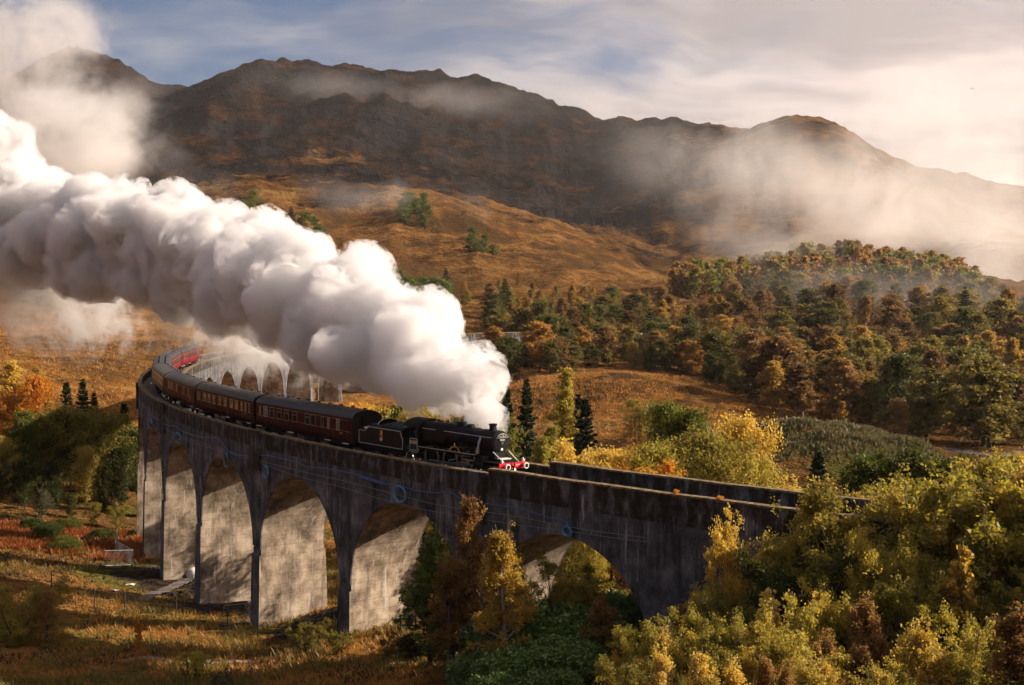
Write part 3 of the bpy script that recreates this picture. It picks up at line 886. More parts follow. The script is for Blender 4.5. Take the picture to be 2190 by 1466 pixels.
    for i in range(13):
        a = math.radians(28 + (180 - 56) * i / 12)
        secs.append([(X(1.74), q * 0.62 * math.cos(a), BC + 0.28 + (q * 0.62 * math.sin(a) - 0.24)) for q in (1.0, )] + [(X(1.74), 0.55 * math.cos(a), BC + 0.32)])
    mb.loft(secs, close=False, cap=False); mb.f += [q[::-1] for q in mb.f]
    hb = mb.build('headboard', MAT['white'], T)
    mb = MB(); secs = []
    for i in range(13):
        a = math.radians(30 + 120 * i / 12)
        secs.append([(X(1.735) + 0.006, 0.60 * math.cos(a), BC + 0.28 + 0.6 * math.sin(a) - 0.26), (X(1.735) + 0.006, 0.52 * math.cos(a), BC + 0.345)])
    mb.loft(secs, close=False, cap=False); mb.f += [q[::-1] for q in mb.f]; mb.build('headboard_face', MAT['sooty'], hb)
    text_part('headboard_word', 'THE', 0.11, MAT['white'], hb, (X(1.715), 0, BC + 0.54), FRONT)
    text_part('headboard_word', 'JACOBITE', 0.15, MAT['white'], hb, (X(1.715), 0, BC + 0.42), FRONT)
    mb = MB(); mb.box((X(1.76), 0, BC + 0.17), (0.02, 0.62, 0.17)); npl = mb.build('number_plate', MAT['sooty'], T)
    text_part('plate_number', '45407', 0.19, MAT['white'], npl, (X(1.745), 0, BC + 0.17), FRONT)
    mb = MB(); mb.cyl((X(1.84), 0, BC - 0.52), (X(1.80), 0, BC - 0.52), 0.10, 14); mb.build('shed_plate', MAT['white'], T)
    # wheels, cylinders and motion
    for f in (4.75, 6.95, 9.3):
        for sd in (-1, 1): wheel(T, X(f), sd * 0.75, 0.91, SO, 14)
    for f in (1.65, 3.55):
        for sd in (-1, 1): wheel(T, X(f), sd * 0.75, 0.5, SO, 9)
    for sd in (-1, 1):
        mb = MB(); mb.cyl((X(2.35), sd * 1.08, 1.02), (X(3.45), sd * 1.08, 1.02), 0.34, 18); mb.box((X(2.9), sd * 1.02, 1.42), (1.0, 0.46, 0.42)); mb.build('cylinder', SO, T)
        mb = MB(); mb.box(((X(4.75) + X(9.3)) / 2, sd * 1.0, 0.72), (4.7, 0.06, 0.13)); mb.build('coupling_rod', MAT['steel'], T)
        mb = MB(); mb.tube([(X(4.4), sd * 1.1, 1.02), (X(6.95), sd * 1.1, 0.72)], 0.06, 7); mb.box((X(4.2), sd * 1.1, 1.2), (1.5, 0.1, 0.09)); mb.box((X(4.2), sd * 1.1, 0.84), (1.5, 0.1, 0.09)); mb.box((X(4.4), sd * 1.1, 1.02), (0.35, 0.14, 0.26))
        mb.build('connecting_rod', MAT['steel'], T)
        mb = MB(); mb.tube([(X(5.9), sd * 1.15, 1.5), (X(5.95), sd * 1.15, 1.1), (X(6.7), sd * 1.15, 0.95)], 0.045, 6); mb.tube([(X(4.0), sd * 1.12, 1.45), (X(5.9), sd * 1.12, 1.38)], 0.035, 6); mb.build('valve_gear', MAT['steel'], T)
        mb = MB(); mb.box(((X(3.7) + X(11.5)) / 2, sd * 0.62, 1.05), (7.8, 0.05, 0.75)); mb.build('main_frame', SO, T)
        mb = MB(); mb.tube([(X(7.9), sd * 1.2, 1.6), (X(9.6), sd * 1.22, 1.62)], 0.07, 8); mb.box((X(8.4), sd * 1.18, 1.85), (0.4, 0.2, 0.22)); mb.build('injector_pipe', SO, T)
    # cab
    mb = MB()
    zt = 3.22
    for sd in (-1, 1):
        # side sheet with the window opening cut as four panels around it
        x0, x1 = X(11.55), X(10.35)
        y = sd * 1.30
        mb.box(((x0 + x1) / 2, y, 1.78), (x1 - x0, 0.03, 1.16))
        mb.box((x1 - 0.09, y, 2.79), (0.18, 0.03, 0.86)); mb.box((x0 + 0.05, y, 2.79), (0.10, 0.03, 0.86)); mb.box(((x0 + x1) / 2 - 0.1, y, 2.72), (0.05, 0.03, 0.72)); mb.box(((x0 + x1) / 2, y, 3.15), (x1 - x0 - 0.3, 0.03, 0.14))
    mb.box((X(10.36), 0, 2.5), (0.04, 2.56, 1.4))
    mb.box((X(11.4), 0, 1.3), (1.9, 2.4, 0.12))
    cab = mb.build('cab', BK, T)
    mb = MB(); secs = []
    for i in range(15):
        a = math.radians(-74 + 148 * i / 14)
        yy = 1.36 * math.sin(a) / math.sin(math.radians(74)); zz = 3.20 + 0.60 * (math.cos(a) - math.cos(math.radians(74))) / (1 - math.cos(math.radians(74)))
        secs.append([(X(10.22), yy, zz), (X(12.25), yy, zz), (X(12.25), yy * 0.97, zz - 0.04), (X(10.22), yy * 0.97, zz - 0.04)])
    mb.loft(secs); ob('cab_roof', smooth_by_angle(mb.mesh('cab_roof', SO), 30), T)
    mb = MB(); secs = []
    for i in range(15):
        a = math.radians(-74 + 148 * i / 14)
        yy = 1.29 * math.sin(a) / math.sin(math.radians(74)); zz = 3.18 + 0.57 * (math.cos(a) - math.cos(math.radians(74))) / (1 - math.cos(math.radians(74)))
        secs.append([(X(10.38), yy, zz), (X(10.38), yy, 2.4)])
    mb.loft(secs, close=False, cap=False); mb.f += [q[::-1] for q in mb.f]; mb.build('cab_front', BK, cab)
    y = -1.318
    mb = MB(); x0, x1, z0, z1 = X(11.45), X(10.5), 1.36, 2.26
    ch = 0.06
    outline(mb, [(x0 + ch, y, z0), (x1 - ch, y, z0), (x1, y, z0 + ch), (x1, y, z1 - ch), (x1 - ch, y, z1), (x0 + ch, y, z1), (x0, y, z1 - ch), (x0, y, z0 + ch)], 0.011)
    mb.build('lining', MAT['lining'], cab)
    mb = MB(); outline(mb, [(X(11.6), y, 1.24), (X(10.55), y, 1.20), (X(10.35), y, 1.32), (X(10.3), y, 1.5), (X(10.3), y, 1.70)], 0.012, False); mb.build('lining', MAT['lining'], cab)
    text_part('cab_number', '45407', 0.40, MAT['number'], cab, ((x0 + x1) / 2, y - 0.004, 1.95), RIGHT)
    text_part('power_class', '5', 0.12, MAT['number'], cab, ((x0 + x1) / 2, y - 0.004, 2.17), RIGHT)
    return T

def figure(name, label, base, yaw, lean=0.0):
    """a person standing in the cab, seen from the waist up"""
    p = thing(name, label, 'person', base, yaw)
    me = bpy.data.meshes.new('body')
    J = [(0, 0, 0.92, .15), (0, 0, 1.15, .14), (0, 0, 1.36, .16), (0, 0, 1.5, .07), (0, 0, 1.58, .06), (0.0, 0, 1.70, .10), (0.02, 0, 1.78, .07),
         (0, .2, 1.42, .075), (.12, .27, 1.18, .055), (.3, .22, 1.16, .04), (0, -.2, 1.42, .075), (.10, -.28, 1.2, .055), (.28, -.26, 1.2, .04),
         (0, .1, .88, .1), (0, .1, .48, .075), (0, .1, .06, .055), (0, -.1, .88, .1), (0, -.1, .48, .075), (0, -.1, .06, .055), (.14, .1, .04, .045), (.14, -.1, .04, .045)]
    E = [(0, 1), (1, 2), (2, 3), (3, 4), (4, 5), (5, 6), (2, 7), (7, 8), (8, 9), (2, 10), (10, 11), (11, 12), (0, 13), (13, 14), (14, 15), (0, 16), (16, 17), (17, 18), (15, 19), (18, 20)]
    me.from_pydata([(x + lean * max(0, z - 0.9), y, z) for x, y, z, _ in J], E, []); me.update()
    o = ob('body', me, p)
    sk = o.modifiers.new('skin', 'SKIN')
    for i, j in enumerate(J): me.skin_vertices[0].data[i].radius = (j[3], j[3])
    me.skin_vertices[0].data[0].use_root = True
    ss = o.modifiers.new('sub', 'SUBSURF'); ss.levels = 1; ss.render_levels = 2
    me.materials.append(MAT['overall'])
    mb = MB()
    n = 14; secs = []
    for z, r in ((1.585, .05), (1.62, .085), (1.69, .105), (1.76, .10), (1.80, .07), (1.815, .02)):
        secs.append([(lean * 0.75 + .01 + r * 1.08 * math.cos(2 * math.pi * j / n), r * 0.9 * math.sin(2 * math.pi * j / n), z) for j in range(n)])
    mb.loft(secs); ob('face', smooth_by_angle(mb.mesh('face', MAT['skin']), 70), p)
    mb = MB(); secs = []
    for z, r in ((1.74, .118), (1.80, .115), (1.835, .09), (1.845, .02)):
        secs.append([(lean * 0.75 + r * 1.1 * math.cos(2 * math.pi * j / n), r * 0.95 * math.sin(2 * math.pi * j / n), z) for j in range(n)])
    mb.loft(secs); mb.box((lean * 0.75 + 0.13, 0, 1.755), (0.08, 0.16, 0.015)); mb.build('cap', MAT['overall'], p)
    return p

def build_tender():
    T, L = vehicle('locomotive_tender', 'black locomotive tender heaped with coal, round crest on its side', 'tender', S_CAB + 0.15, S_TENDER)
    X = lambda f: L / 2 - f
    BK = MAT['black']
    zb, zt, zl = 1.18, 2.92, 2.42
    mb = MB()
    def sec(f, top, roll):
        yo = 1.30
        pts = [(X(f), -yo, zb), (X(f), -yo, top - 0.25)]
        for i in range(6):
            a = math.radians(90 * i / 5)
            pts.append((X(f), -yo + roll * (1 - math.cos(a)), top - 0.25 + 0.25 * math.sin(a)))
        pts += [(p[0], -p[1], p[2]) for p in pts[::-1]]
        return pts
    mb.loft([sec(0.45, zt, 0.42), sec(5.55, zt, 0.42), sec(5.75, zl + 0.25, 0.30), sec(6.1, zl, 0.10), sec(7.05, zl, 0.10)])
    body = ob('tank', smooth_by_angle(mb.mesh('tank', BK), 30), T)
    y = -1.318
    mb = MB()
    outline(mb, [(X(7.0), y, zb + 0.08), (X(7.0), y, zl - 0.12), (X(6.1), y, zl - 0.12), (X(5.85), y, zl - 0.02), (X(5.6), y, zt - 0.32), (X(5.5), y, zt - 0.25), (X(0.75), y, zt - 0.27), (X(0.68), y, zt - 0.4), (X(0.62), y, zt - 0.62), (X(0.42), y, zt - 0.85), (X(0.42), y, zb + 0.08)], 0.012)
    mb.build('lining', MAT['lining'], body)
    # front screen towards the cab
    mb = MB(); mb.box((X(0.35), 0, 1.7), (0.2, 2.5, 1.0)); mb.build('front_locker', MAT['sooty'], T)
    # bulkhead behind the coal
    mb = MB(); secs = []
    for i in range(15):
        a = math.pi * i / 14
        secs.append([(X(4.5), 1.02 * math.cos(a), zt - 0.06 + 0.50 * math.sin(a)), (X(4.5), 1.02 * math.cos(a), zt - 0.3)])
    mb.loft(secs, close=False, cap=False); mb.f += [q[::-1] for q in mb.f]; bh = mb.build('coal_bulkhead', MAT['sooty'], T)
    mb = MB(); mb.tube([(X(4.5), 1.02 * math.cos(math.pi * i / 14), zt - 0.06 + 0.5 * math.sin(math.pi * i / 14)) for i in range(15)], 0.025, 6); mb.build('bulkhead_rim', MAT['lining'], bh)
    # coal heap
    nx, ny = 46, 24
    gx, gy = np.meshgrid(np.linspace(0.5, 4.45, nx), np.linspace(-0.95, 0.95, ny), indexing='ij')
    h = zt - 0.12 + 0.42 * (1 - (gy / 0.95) ** 2) * (0.55 + 0.45 * np.sin(gx * 0.9)) + 0.13 * vnoise(gx * 5.2, gy * 5.2, seed=5) + 0.07 * vnoise(gx * 12, gy * 12, seed=7)
    V = np.stack([L / 2 - gx, gy, h], -1).reshape(-1, 3)
    I = np.arange(nx * ny).reshape(nx, ny)
    F = np.stack([I[:-1, :-1], I[:-1, 1:], I[1:, 1:], I[1:, :-1]], -1).reshape(-1, 4)
    ob('coal', mesh_np('coal', V, F, MAT['coal']), T)
    # water filler, lamp irons at the rear, tank front
    mb = MB(); mb.cyl((X(6.3), 0.2, zl), (X(6.3), 0.2, zl + 0.28), 0.26, 16); mb.build('filler', BK, T)
    mb = MB(); mb.box((X(6.55), -0.9, zl + 0.06), (0.26, 0.2, 0.12)); mb.cyl((X(6.4), -0.75, zl), (X(6.4), -0.75, zl + 0.24), 0.07, 10); mb.build('rear_lamp', MAT['white'], T)
    # crest: lion over a wheel with a scroll
    cr = MB(); xc, zc_ = X(3.55), 2.06
    yy = y - 0.004
    def plate(pts, mat, name, par, d=0.01):
        q = MB(); q.add([(xc + a * 1.25, yy, zc_ + b * 1.15) for a, b in pts] + [(xc + a * 1.25, yy - d, zc_ + b * 1.15) for a, b in pts], [tuple(range(len(pts)))[::-1], tuple(range(len(pts), 2 * len(pts)))] + [(i, (i + 1) % len(pts), (i + 1) % len(pts) + len(pts), i + len(pts)) for i in range(len(pts))])
        return q.build(name, mat, par)
    circ = lambda cx_, cz, r, n=20: [(cx_ + r * math.cos(2 * math.pi * i / n), cz + r * math.sin(2 * math.pi * i / n)) for i in range(n)]
    lion = plate([(-0.13, 0.02), (-0.16, 0.14), (-0.12, 0.20), (-0.15, 0.27), (-0.13, 0.36), (-0.04, 0.40), (0.06, 0.38), (0.08, 0.42), (0.14, 0.40), (0.15, 0.2), (0.16, 0.0), (0.10, -0.14), (-0.05, -0.16)], MAT['orange'], 'crest', body)
    yy -= 0.012
    plate(circ(-0.03, 0.28, 0.055), BK, 'crest_gap', lion)
    plate(circ(-0.01, 0.02, 0.085), BK, 'crest_wheel', lion)
    plate(circ(-0.01, 0.02, 0.03), MAT['orange'], 'crest_hub', lion)
    plate([(-0.20, -0.20), (-0.10, -0.10), (0.10, -0.10), (0.20, -0.20), (0.20, -0.26), (-0.20, -0.26)], MAT['paleblue'], 'crest_scroll', lion)
    yy -= 0.004
    plate(circ(0, -0.26, 0.12), MAT['redsmall'], 'crest_roundel', lion); yy -= 0.004
    plate(circ(0, -0.25, 0.075), MAT['white'], 'crest_centre', lion)
    # frames and wheels
    mb = MB(); mb.box((0, -1.05, 0.95), (L - 0.7, 0.08, 0.5)); mb.box((0, 1.05, 0.95), (L - 0.7, 0.08, 0.5)); mb.box((0, 0, 1.13), (L - 0.5, 2.5, 0.1)); mb.build('frame', MAT['sooty'], T)
    for f in (1.5, 3.6, 5.7):
        for sd in (-1, 1):
            wheel(T, X(f), sd * 0.75, 0.65, MAT['sooty'], 10)
            mb = MB(); mb.box((X(f), sd * 1.14, 0.72), (0.34, 0.16, 0.34)); mb.build('axle_box', MAT['sooty'], T)
    for sd in (-1, 1):
        mb = MB(); mb.cyl((-L / 2 + 0.4, sd * 0.875, 1.06), (-L / 2 + 0.02, sd * 0.875, 1.06), 0.14, 14); mb.build('buffer', MAT['sooty'], T)
    return T

# --- coaches --------------------------------------------------------
CL = 20.05
def coach_section(x, inset=0.0, lift=0.0):
    w_, pts = 1.40 - inset, []
    pts.append((x, -w_ + 0.10, 0.98)); pts.append((x, -w_, 1.35)); pts.append((x, -w_, 2.95)); pts.append((x, -w_ + 0.03, 3.10))
    for i in range(1, 9):
        a = math.radians(90 * i / 8)
        pts.append((x, -(w_ - 0.03) * math.cos(a), 3.10 + (0.70 - inset) * math.sin(a) ** 0.9))
    return pts + [(p[0], -p[1], p[2]) for p in pts[-2::-1]]
def slice_part(lo, hi, x0, x1, proud=0.0):
    """the band of a coach shell between two indices of its section"""
    mb = MB()
    a = [list(p) for p in coach_section(x0)[lo:hi]]; b = [list(p) for p in coach_section(x1)[lo:hi]]
    for q in (a, b):
        for p in q:
            p[1] += math.copysign(proud, p[1]) if abs(p[1]) > 0.2 else 0; p[2] += proud if p[2] > 3.1 else 0
    mb.loft([a, b], close=False, cap=False)
    return mb

WF = {}
def window_mesh(w_, h_, bar=True):
    key = (w_, h_, bar)
    if key in WF: return WF[key]
    mb = MB(); t_ = 0.035
    for sx in (-1, 1): mb.box((sx * (w_ / 2 - t_ / 2), -0.012, 0), (t_, 0.03, h_))
    for sz in (-1, 1): mb.box((0, -0.012, sz * (h_ / 2 - t_ / 2)), (w_ - 2 * t_ - 0.002, 0.03, t_))
    if bar: mb.box((0, -0.012, h_ * 0.18), (w_ - 2 * t_ - 0.002, 0.028, 0.035))
    fr = mb.mesh('window_frame', MAT['steel'])
    mb = MB(); mb.box((0, -0.002, 0), (w_ - 2 * t_ - 0.002, 0.012, h_ - 2 * t_ - 0.002))
    pn = {k: mb.mesh('pane', MAT[k]) for k in ('glass', 'blind', 'creamblind')}
    WF[key] = (fr, pn)
    return WF[key]

def build_coach(label, s_front, cfg):
    T, L = vehicle('passenger_coach', label, 'coach', s_front + 0.25, s_front + 20.45, 'coaches of the steam train')
    paint_lo, paint_hi = MAT[cfg['lo']], MAT[cfg['hi']]
    x0, x1 = -L / 2 + 0.12, L / 2 - 0.12
    N = len(coach_section(0))
    # shell: lower panels, upper panels, roof, ends
    for sl, nm, mt in (((0, 2), 'lower_panel', paint_lo), ((1, 4), 'upper_panel', paint_hi), ((N - 4, N - 1), 'upper_panel', paint_hi), ((N - 2, N), 'lower_panel', paint_lo)):
        mb = slice_part(sl[0], sl[1], x0, x1); mb.build(nm, mt, T)
    if cfg['lo'] != cfg['hi']:
        for sd in (-1, 1):
            mb = MB(); mb.box((0, sd * 1.402, 1.63), (L - 0.3, 0.012, 0.62)); mb.build('lower_panel', paint_lo, T)
    mb = slice_part(3, N - 3, x0 - 0.03, x1 + 0.03, 0.012)
    roof = ob('roof', smooth_by_angle(mb.mesh('roof', MAT['roof']), 40), T)
    for sd in (-1, 1):
        q = MB(); q.box((0, sd * 1.40, 3.10), (L - 0.2, 0.05, 0.04)); q.build('gutter', MAT['sooty'], roof)
    for e, xx in ((1, x1), (-1, x0)):
        mb = MB(); s_ = coach_section(xx); mb.add(s_, [tuple(range(N))[::-1] if e < 0 else tuple(range(N))]); end = mb.build('end_panel', MAT['sooty'] if cfg.get('black_end', True) else paint_lo, T)
        q = MB()
        q.box((xx + e * 0.14, 0, 2.15), (0.26, 1.05, 2.1)); q.build('gangway', MAT['sooty'], end)
        for sd in (-1, 1):
            q = MB(); q.cyl((xx, sd * 0.875, 1.06), (xx + e * 0.30, sd * 0.875, 1.06), 0.15, 12); q.build('buffer', MAT['sooty'], end)
    # roof ribs and ventilators
    xs = np.linspace(x0 + 0.8, x1 - 0.8, 9)
    for x in xs:
        q = slice_part(4, N - 4, x - 0.015, x + 0.015, 0.03); q.build('roof_rib', MAT['roof'], roof)
    for x in np.linspace(x0 + 1.2, x1 - 1.2, cfg.get('vents', 8)):
        for sd in cfg.get('vent_rows', (1,)):
            q = MB(); q.box((x, sd * 0.45, 3.80 if abs(sd) < 1.5 else 3.6), (0.32, 0.2, 0.16)); q.build('ventilator', MAT['sooty'], roof)
    # windows: x position, width, height, pane
    for sd in (-1, 1):
        for (x, w_, h_, pane, bar) in cfg['win']:
            fr, pn = window_mesh(w_, h_, bar)
            o = ob('window', fr, T, loc=(x, sd * 1.402, 2.42), rot=(0, 0, 0 if sd < 0 else math.pi))
            ob('pane', pn[pane], o)
        for x in cfg['doors']:
            q = MB(); 
            outline(q, [(x - 0.32, sd * 1.402, 1.15), (x - 0.32, sd * 1.402, 2.9), (x + 0.32, sd * 1.402, 2.9), (x + 0.32, sd * 1.402, 1.15)], 0.012)
            d = q.build('door', MAT['sooty'], T)
            q = MB(); q.box((x + 0.25, sd * 1.425, 1.95), (0.05, 0.04, 0.05)); q.build('door_handle', MAT['brass'], d)
            q = MB(); q.box((x, sd * 1.50, 0.95), (0.9, 0.22, 0.04)); q.build('footboard', MAT['number'], T)
        q = MB(); q.box((0, sd * 1.404, 1.96), (L - 0.9, 0.014, 0.022)); q.build('waist_line', MAT['goldline'], T)
        q = MB(); q.box((0, sd * 1.402, 2.93), (L - 0.9, 0.014, 0.018)); q.build('cantrail_line', MAT['goldline'], T)
    text_part('coach_number', cfg['num'], 0.2, MAT['goldline'], T, (cfg.get('numx', 7.6), -1.415, 1.72), RIGHT)
    text_part('class_number', '1', 0.22, MAT['number'], T, (-8.6, -1.415, 1.75), RIGHT) if cfg.get('first') else None
    # underframe and bogies
    mb = MB(); mb.box((0, 0, 0.92), (L - 0.4, 2.3, 0.18)); mb.box((1.5, -1.0, 0.6), (2.2, 0.5, 0.5)); mb.box((-2.0, 1.0, 0.6), (2.2, 0.5, 0.5)); mb.build('underframe', MAT['sooty'], T)
    for bx in (-L / 2 + 3.1, L / 2 - 3.1):
        for sd in (-1, 1):
            mb = MB(); mb.box((bx, sd * 1.0, 0.62), (3.4, 0.1, 0.28)); b = mb.build('bogie', MAT['sooty'], T)
            for dx in (-1.3, 1.3):
                q = MB(); q.cyl((bx + dx, sd * 0.70, 0.46), (bx + dx, sd * 0.84, 0.46), 0.46, 20); q.build('wheel', MAT['sooty'], b)
    return T

W1 = [(x, 0.95, 0.98, p, b) for x, p, b in ((-7.7, 'blind', True), (-6.2, 'glass', True), (-4.6, 'glass', True), (-3.0, 'glass', True), (-1.2, 'glass', True), (1.4, 'glass', True), (2.6, 'glass', False))] + [(4.4, 0.42, 0.98, 'glass', False), (5.6, 0.42, 0.98, 'blind', False), (7.4, 0.62, 0.98, 'blind', True), (-9.0, 0.36, 0.9, 'blind', False)]
W2 = [(-9.2, 0.34, 0.92, 'blind', False), (-8.5, 0.34, 0.92, 'blind', False)] + [(x, 1.1, 0.9, 'glass', True) for x in (-6.6, -4.9, -3.2, -1.0, 0.9, 3.0, 4.7)] + [(7.6, 0.45, 0.95, 'blind', False), (8.8, 0.36, 0.95, 'glass', False), (6.4, 0.7, 0.9, 'glass', True)]
W3 = [(x, 0.55, 0.85, 'creamblind', True) for x in (-6.6, -5.4, -4.2)] + [(x, 0.55, 0.85, p, True) for x, p in ((-1.0, 'creamblind'), (3.4, 'glass'), (6.5, 'glass'))]
W4 = [(x, 1.25, 0.8, 'creamblind', False) for x in np.linspace(-8, 8, 9)]
W5 = [(x, 1.2, 0.95, 'glass', True) for x in np.linspace(-7.6, 7.6, 8)] + [(9.2, 0.36, 0.9, 'blind', False), (-9.2, 0.36, 0.9, 'blind', False)]
coaches = [
    ('maroon coach coupled right behind the black tender', dict(lo='maroon', hi='maroon', win=W1, doors=(-9.0, -1.9, 5.6, 9.0), num='99720', numx=8.0, vents=9, first=True)),
    ('second maroon coach behind the tender, with dark side windows', dict(lo='maroon', hi='maroon', win=W2, doors=(-9.2, 2.0, 8.8), num='99312', vents=8)),
    ('faded brown-red coach with four cream-blinded windows, third behind the tender', dict(lo='brownred', hi='brownred', win=W3, doors=(-8.6, 1.2, 8.8), num='80217', vents=5)),
    ('blue and cream coach on the outside of the viaduct bend', dict(lo='blue', hi='cream', win=W4, doors=(-9.2, 9.2), num='5229', vents=6)),
    ('coach with two rows of roof ventilators between the blue-and-cream coach and sunlit maroon ones', dict(lo='litmaroon', hi='litmaroon', win=W5, doors=(-9.2, 9.2), num='4912', vents=9, vent_rows=(-1, 1))),
    ('sunlit maroon coach past the bend, its side catching the light', dict(lo='litmaroon', hi='litmaroon', win=W5, doors=(-9.2, 9.2), num='4951', vents=6)),
    ('rearmost visible maroon coach disappearing into the steam', dict(lo='litmaroon', hi='litmaroon', win=W2, doors=(-9.2, 2.0, 8.8), num='9391', vents=6)),
]
loco = build_loco()
tender = build_tender()
for i, (lab, cfg) in enumerate(coaches):
    build_coach(lab, S_TENDER + 0.1 + 20.62 * i, cfg)
h_ = heading(S_CAB - 0.6)
c_ = cp(S_CAB - 0.55, RT + 0.7, RAILZ(18) + 1.37)
figure('person', 'engine crew member in dark overalls and cap at the cab side window', c_, math.atan2(h_.y, h_.x), 0.05)
# ------------------------------------------------------------------ trees and shrubs
def leaf_material(name, cols, trans=0.55, rough=0.5, gloss=0.25):
    m, t = M(name)
    r = t.node('ShaderNodeAttribute', attribute_name='rnd').outputs['Fac']
    oi = t.node('ShaderNodeObjectInfo').outputs['Random']
    pos = t.node('ShaderNodeNewGeometry').outputs['Position']
    cl = t.noise(pos, 0.5, 2, 0.5)
    f = t.math('ADD', t.math('ADD', t.math('MULTIPLY', r, 0.34), t.math('MULTIPLY', oi, 0.46)), t.map(cl, 0.3, 0.7, 0.0, 0.24))
    c = t.ramp(f, [(i / (len(cols) - 1) * 0.8 + 0.1, col) for i, col in enumerate(cols)])
    d = t.node('ShaderNodeBsdfPrincipled', {'Base Color': c, 'Roughness': rough, 'Specular IOR Level': gloss})
    tr = t.node('ShaderNodeBsdfTranslucent', {'Color': t.mix(1.0, c, (1.25, 1.15, 0.7), 'MULTIPLY')})
    surf(t, t.node('ShaderNodeMixShader', {0: trans, 1: d.outputs[0], 2: tr.outputs[0]}))
    return m
LEAF = {
    'gold': leaf_material('gold_leaves', [(0.20, 0.13, 0.03), (0.42, 0.29, 0.055), (0.58, 0.42, 0.09), (0.64, 0.52, 0.19)]),
    'rust': leaf_material('rust_leaves', [(0.085, 0.05, 0.022), (0.20, 0.11, 0.040), (0.31, 0.18, 0.06), (0.38, 0.25, 0.095)]),
    'orange': leaf_material('orange_leaves', [(0.30, 0.12, 0.02), (0.52, 0.22, 0.03), (0.60, 0.33, 0.05)]),
    'olive': leaf_material('olive_leaves', [(0.08, 0.078, 0.018), (0.20, 0.175, 0.035), (0.34, 0.275, 0.055), (0.44, 0.34, 0.085)]),
    'yellowgreen': leaf_material('yellow_green_leaves', [(0.10, 0.10, 0.018), (0.24, 0.215, 0.038), (0.38, 0.32, 0.06), (0.46, 0.37, 0.085)]),
    'green': leaf_material('green_leaves', [(0.022, 0.036, 0.008), (0.055, 0.080, 0.014), (0.11, 0.13, 0.022), (0.20, 0.17, 0.03)]),
    'dark': leaf_material('dark_green_leaves', [(0.020, 0.028, 0.008), (0.048, 0.060, 0.014), (0.10, 0.105, 0.026)]),
    'spruce': leaf_material('spruce_needles', [(0.010, 0.018, 0.008), (0.022, 0.036, 0.013), (0.045, 0.060, 0.020)], trans=0.12),
    'pine': leaf_material('pine_needles', [(0.045, 0.070, 0.016), (0.11, 0.15, 0.032), (0.22, 0.23, 0.055)], trans=0.4),
    'rhodo': leaf_material('rhododendron_leaves', [(0.022, 0.046, 0.010), (0.065, 0.125, 0.022), (0.13, 0.21, 0.04), (0.20, 0.27, 0.06)], trans=0.2, rough=0.35, gloss=0.5),
    'heather': leaf_material('heather_sprigs', [(0.020, 0.012, 0.009), (0.05, 0.027, 0.016), (0.11, 0.052, 0.025)], trans=0.2),
    'gorse': leaf_material('gorse_sprigs', [(0.035, 0.035, 0.018), (0.095, 0.09, 0.045), (0.19, 0.17, 0.095)], trans=0.25),
    'brackenred': leaf_material('bracken_fronds', [(0.12, 0.035, 0.012), (0.26, 0.080, 0.020), (0.38, 0.15, 0.04)], trans=0.35),
    'straw': leaf_material('straw_blades', [(0.10, 0.048, 0.013), (0.28, 0.13, 0.032), (0.44, 0.22, 0.055), (0.52, 0.31, 0.10)], trans=0.4),
    'rush': leaf_material('rush_blades', [(0.030, 0.036, 0.010), (0.080, 0.085, 0.020), (0.17, 0.14, 0.035), (0.30, 0.19, 0.05)], trans=0.4),
}
LEAF['far_gold'] = leaf_material('far_gold_leaves', [(0.16, 0.10, 0.03), (0.32, 0.20, 0.05), (0.46, 0.31, 0.08)])
LEAF['far_orange'] = leaf_material('far_orange_leaves', [(0.20, 0.10, 0.03), (0.34, 0.18, 0.05), (0.46, 0.27, 0.08)])
LEAF['far_rust'] = leaf_material('far_rust_leaves', [(0.075, 0.048, 0.024), (0.19, 0.112, 0.046), (0.36, 0.22, 0.09)])
LEAF['far_olive'] = leaf_material('far_olive_leaves', [(0.050, 0.048, 0.016), (0.14, 0.12, 0.032), (0.31, 0.25, 0.065)])
LEAF['far_green'] = leaf_material('far_green_leaves', [(0.036, 0.044, 0.014), (0.080, 0.088, 0.024), (0.16, 0.15, 0.04)])
MAT['bark'] = simple('dark_bark', (0.045, 0.036, 0.028), 0.9, var=0.5, scale=6)
MAT['birchbark'] = simple('pale_bark', (0.30, 0.24, 0.19), 0.8, var=0.6, scale=5)

def quads(P, size, rng, up=0.0, aspect=0.62, droop=None):
    """leaf-shaped rhombi at points P with random orientation"""
    n = len(P)
    a = rng.normal(size=(n, 3)); a[:, 2] += up
    if droop is not None: a = a * 0.45 + droop
    a /= np.linalg.norm(a, axis=1, keepdims=True) + 1e-9
    b = rng.normal(size=(n, 3)); b -= (b * a).sum(1, keepdims=True) * a
    b /= np.linalg.norm(b, axis=1, keepdims=True) + 1e-9
    s = (np.asarray(size) * rng.uniform(0.65, 1.3, n))[:, None]
    V = np.stack([P - a * s * 0.5, P + b * s * aspect * 0.5, P + a * s * 0.5, P - b * s * aspect * 0.5], 1).reshape(-1, 3)
    return V

def leaves_mesh(name, V, mat, rng, clump=None):
    n = len(V) // 4
    me = mesh_np(name, V, np.arange(n * 4).reshape(n, 4), mat)
    at = me.attributes.new('rnd', 'FLOAT', 'FACE')
    v = rng.random(n)
    if clump is not None: v = np.clip(0.45 * v + 0.55 * clump, 0, 1)
    at.data.foreach_set('value', v.astype(np.float32))
    return me

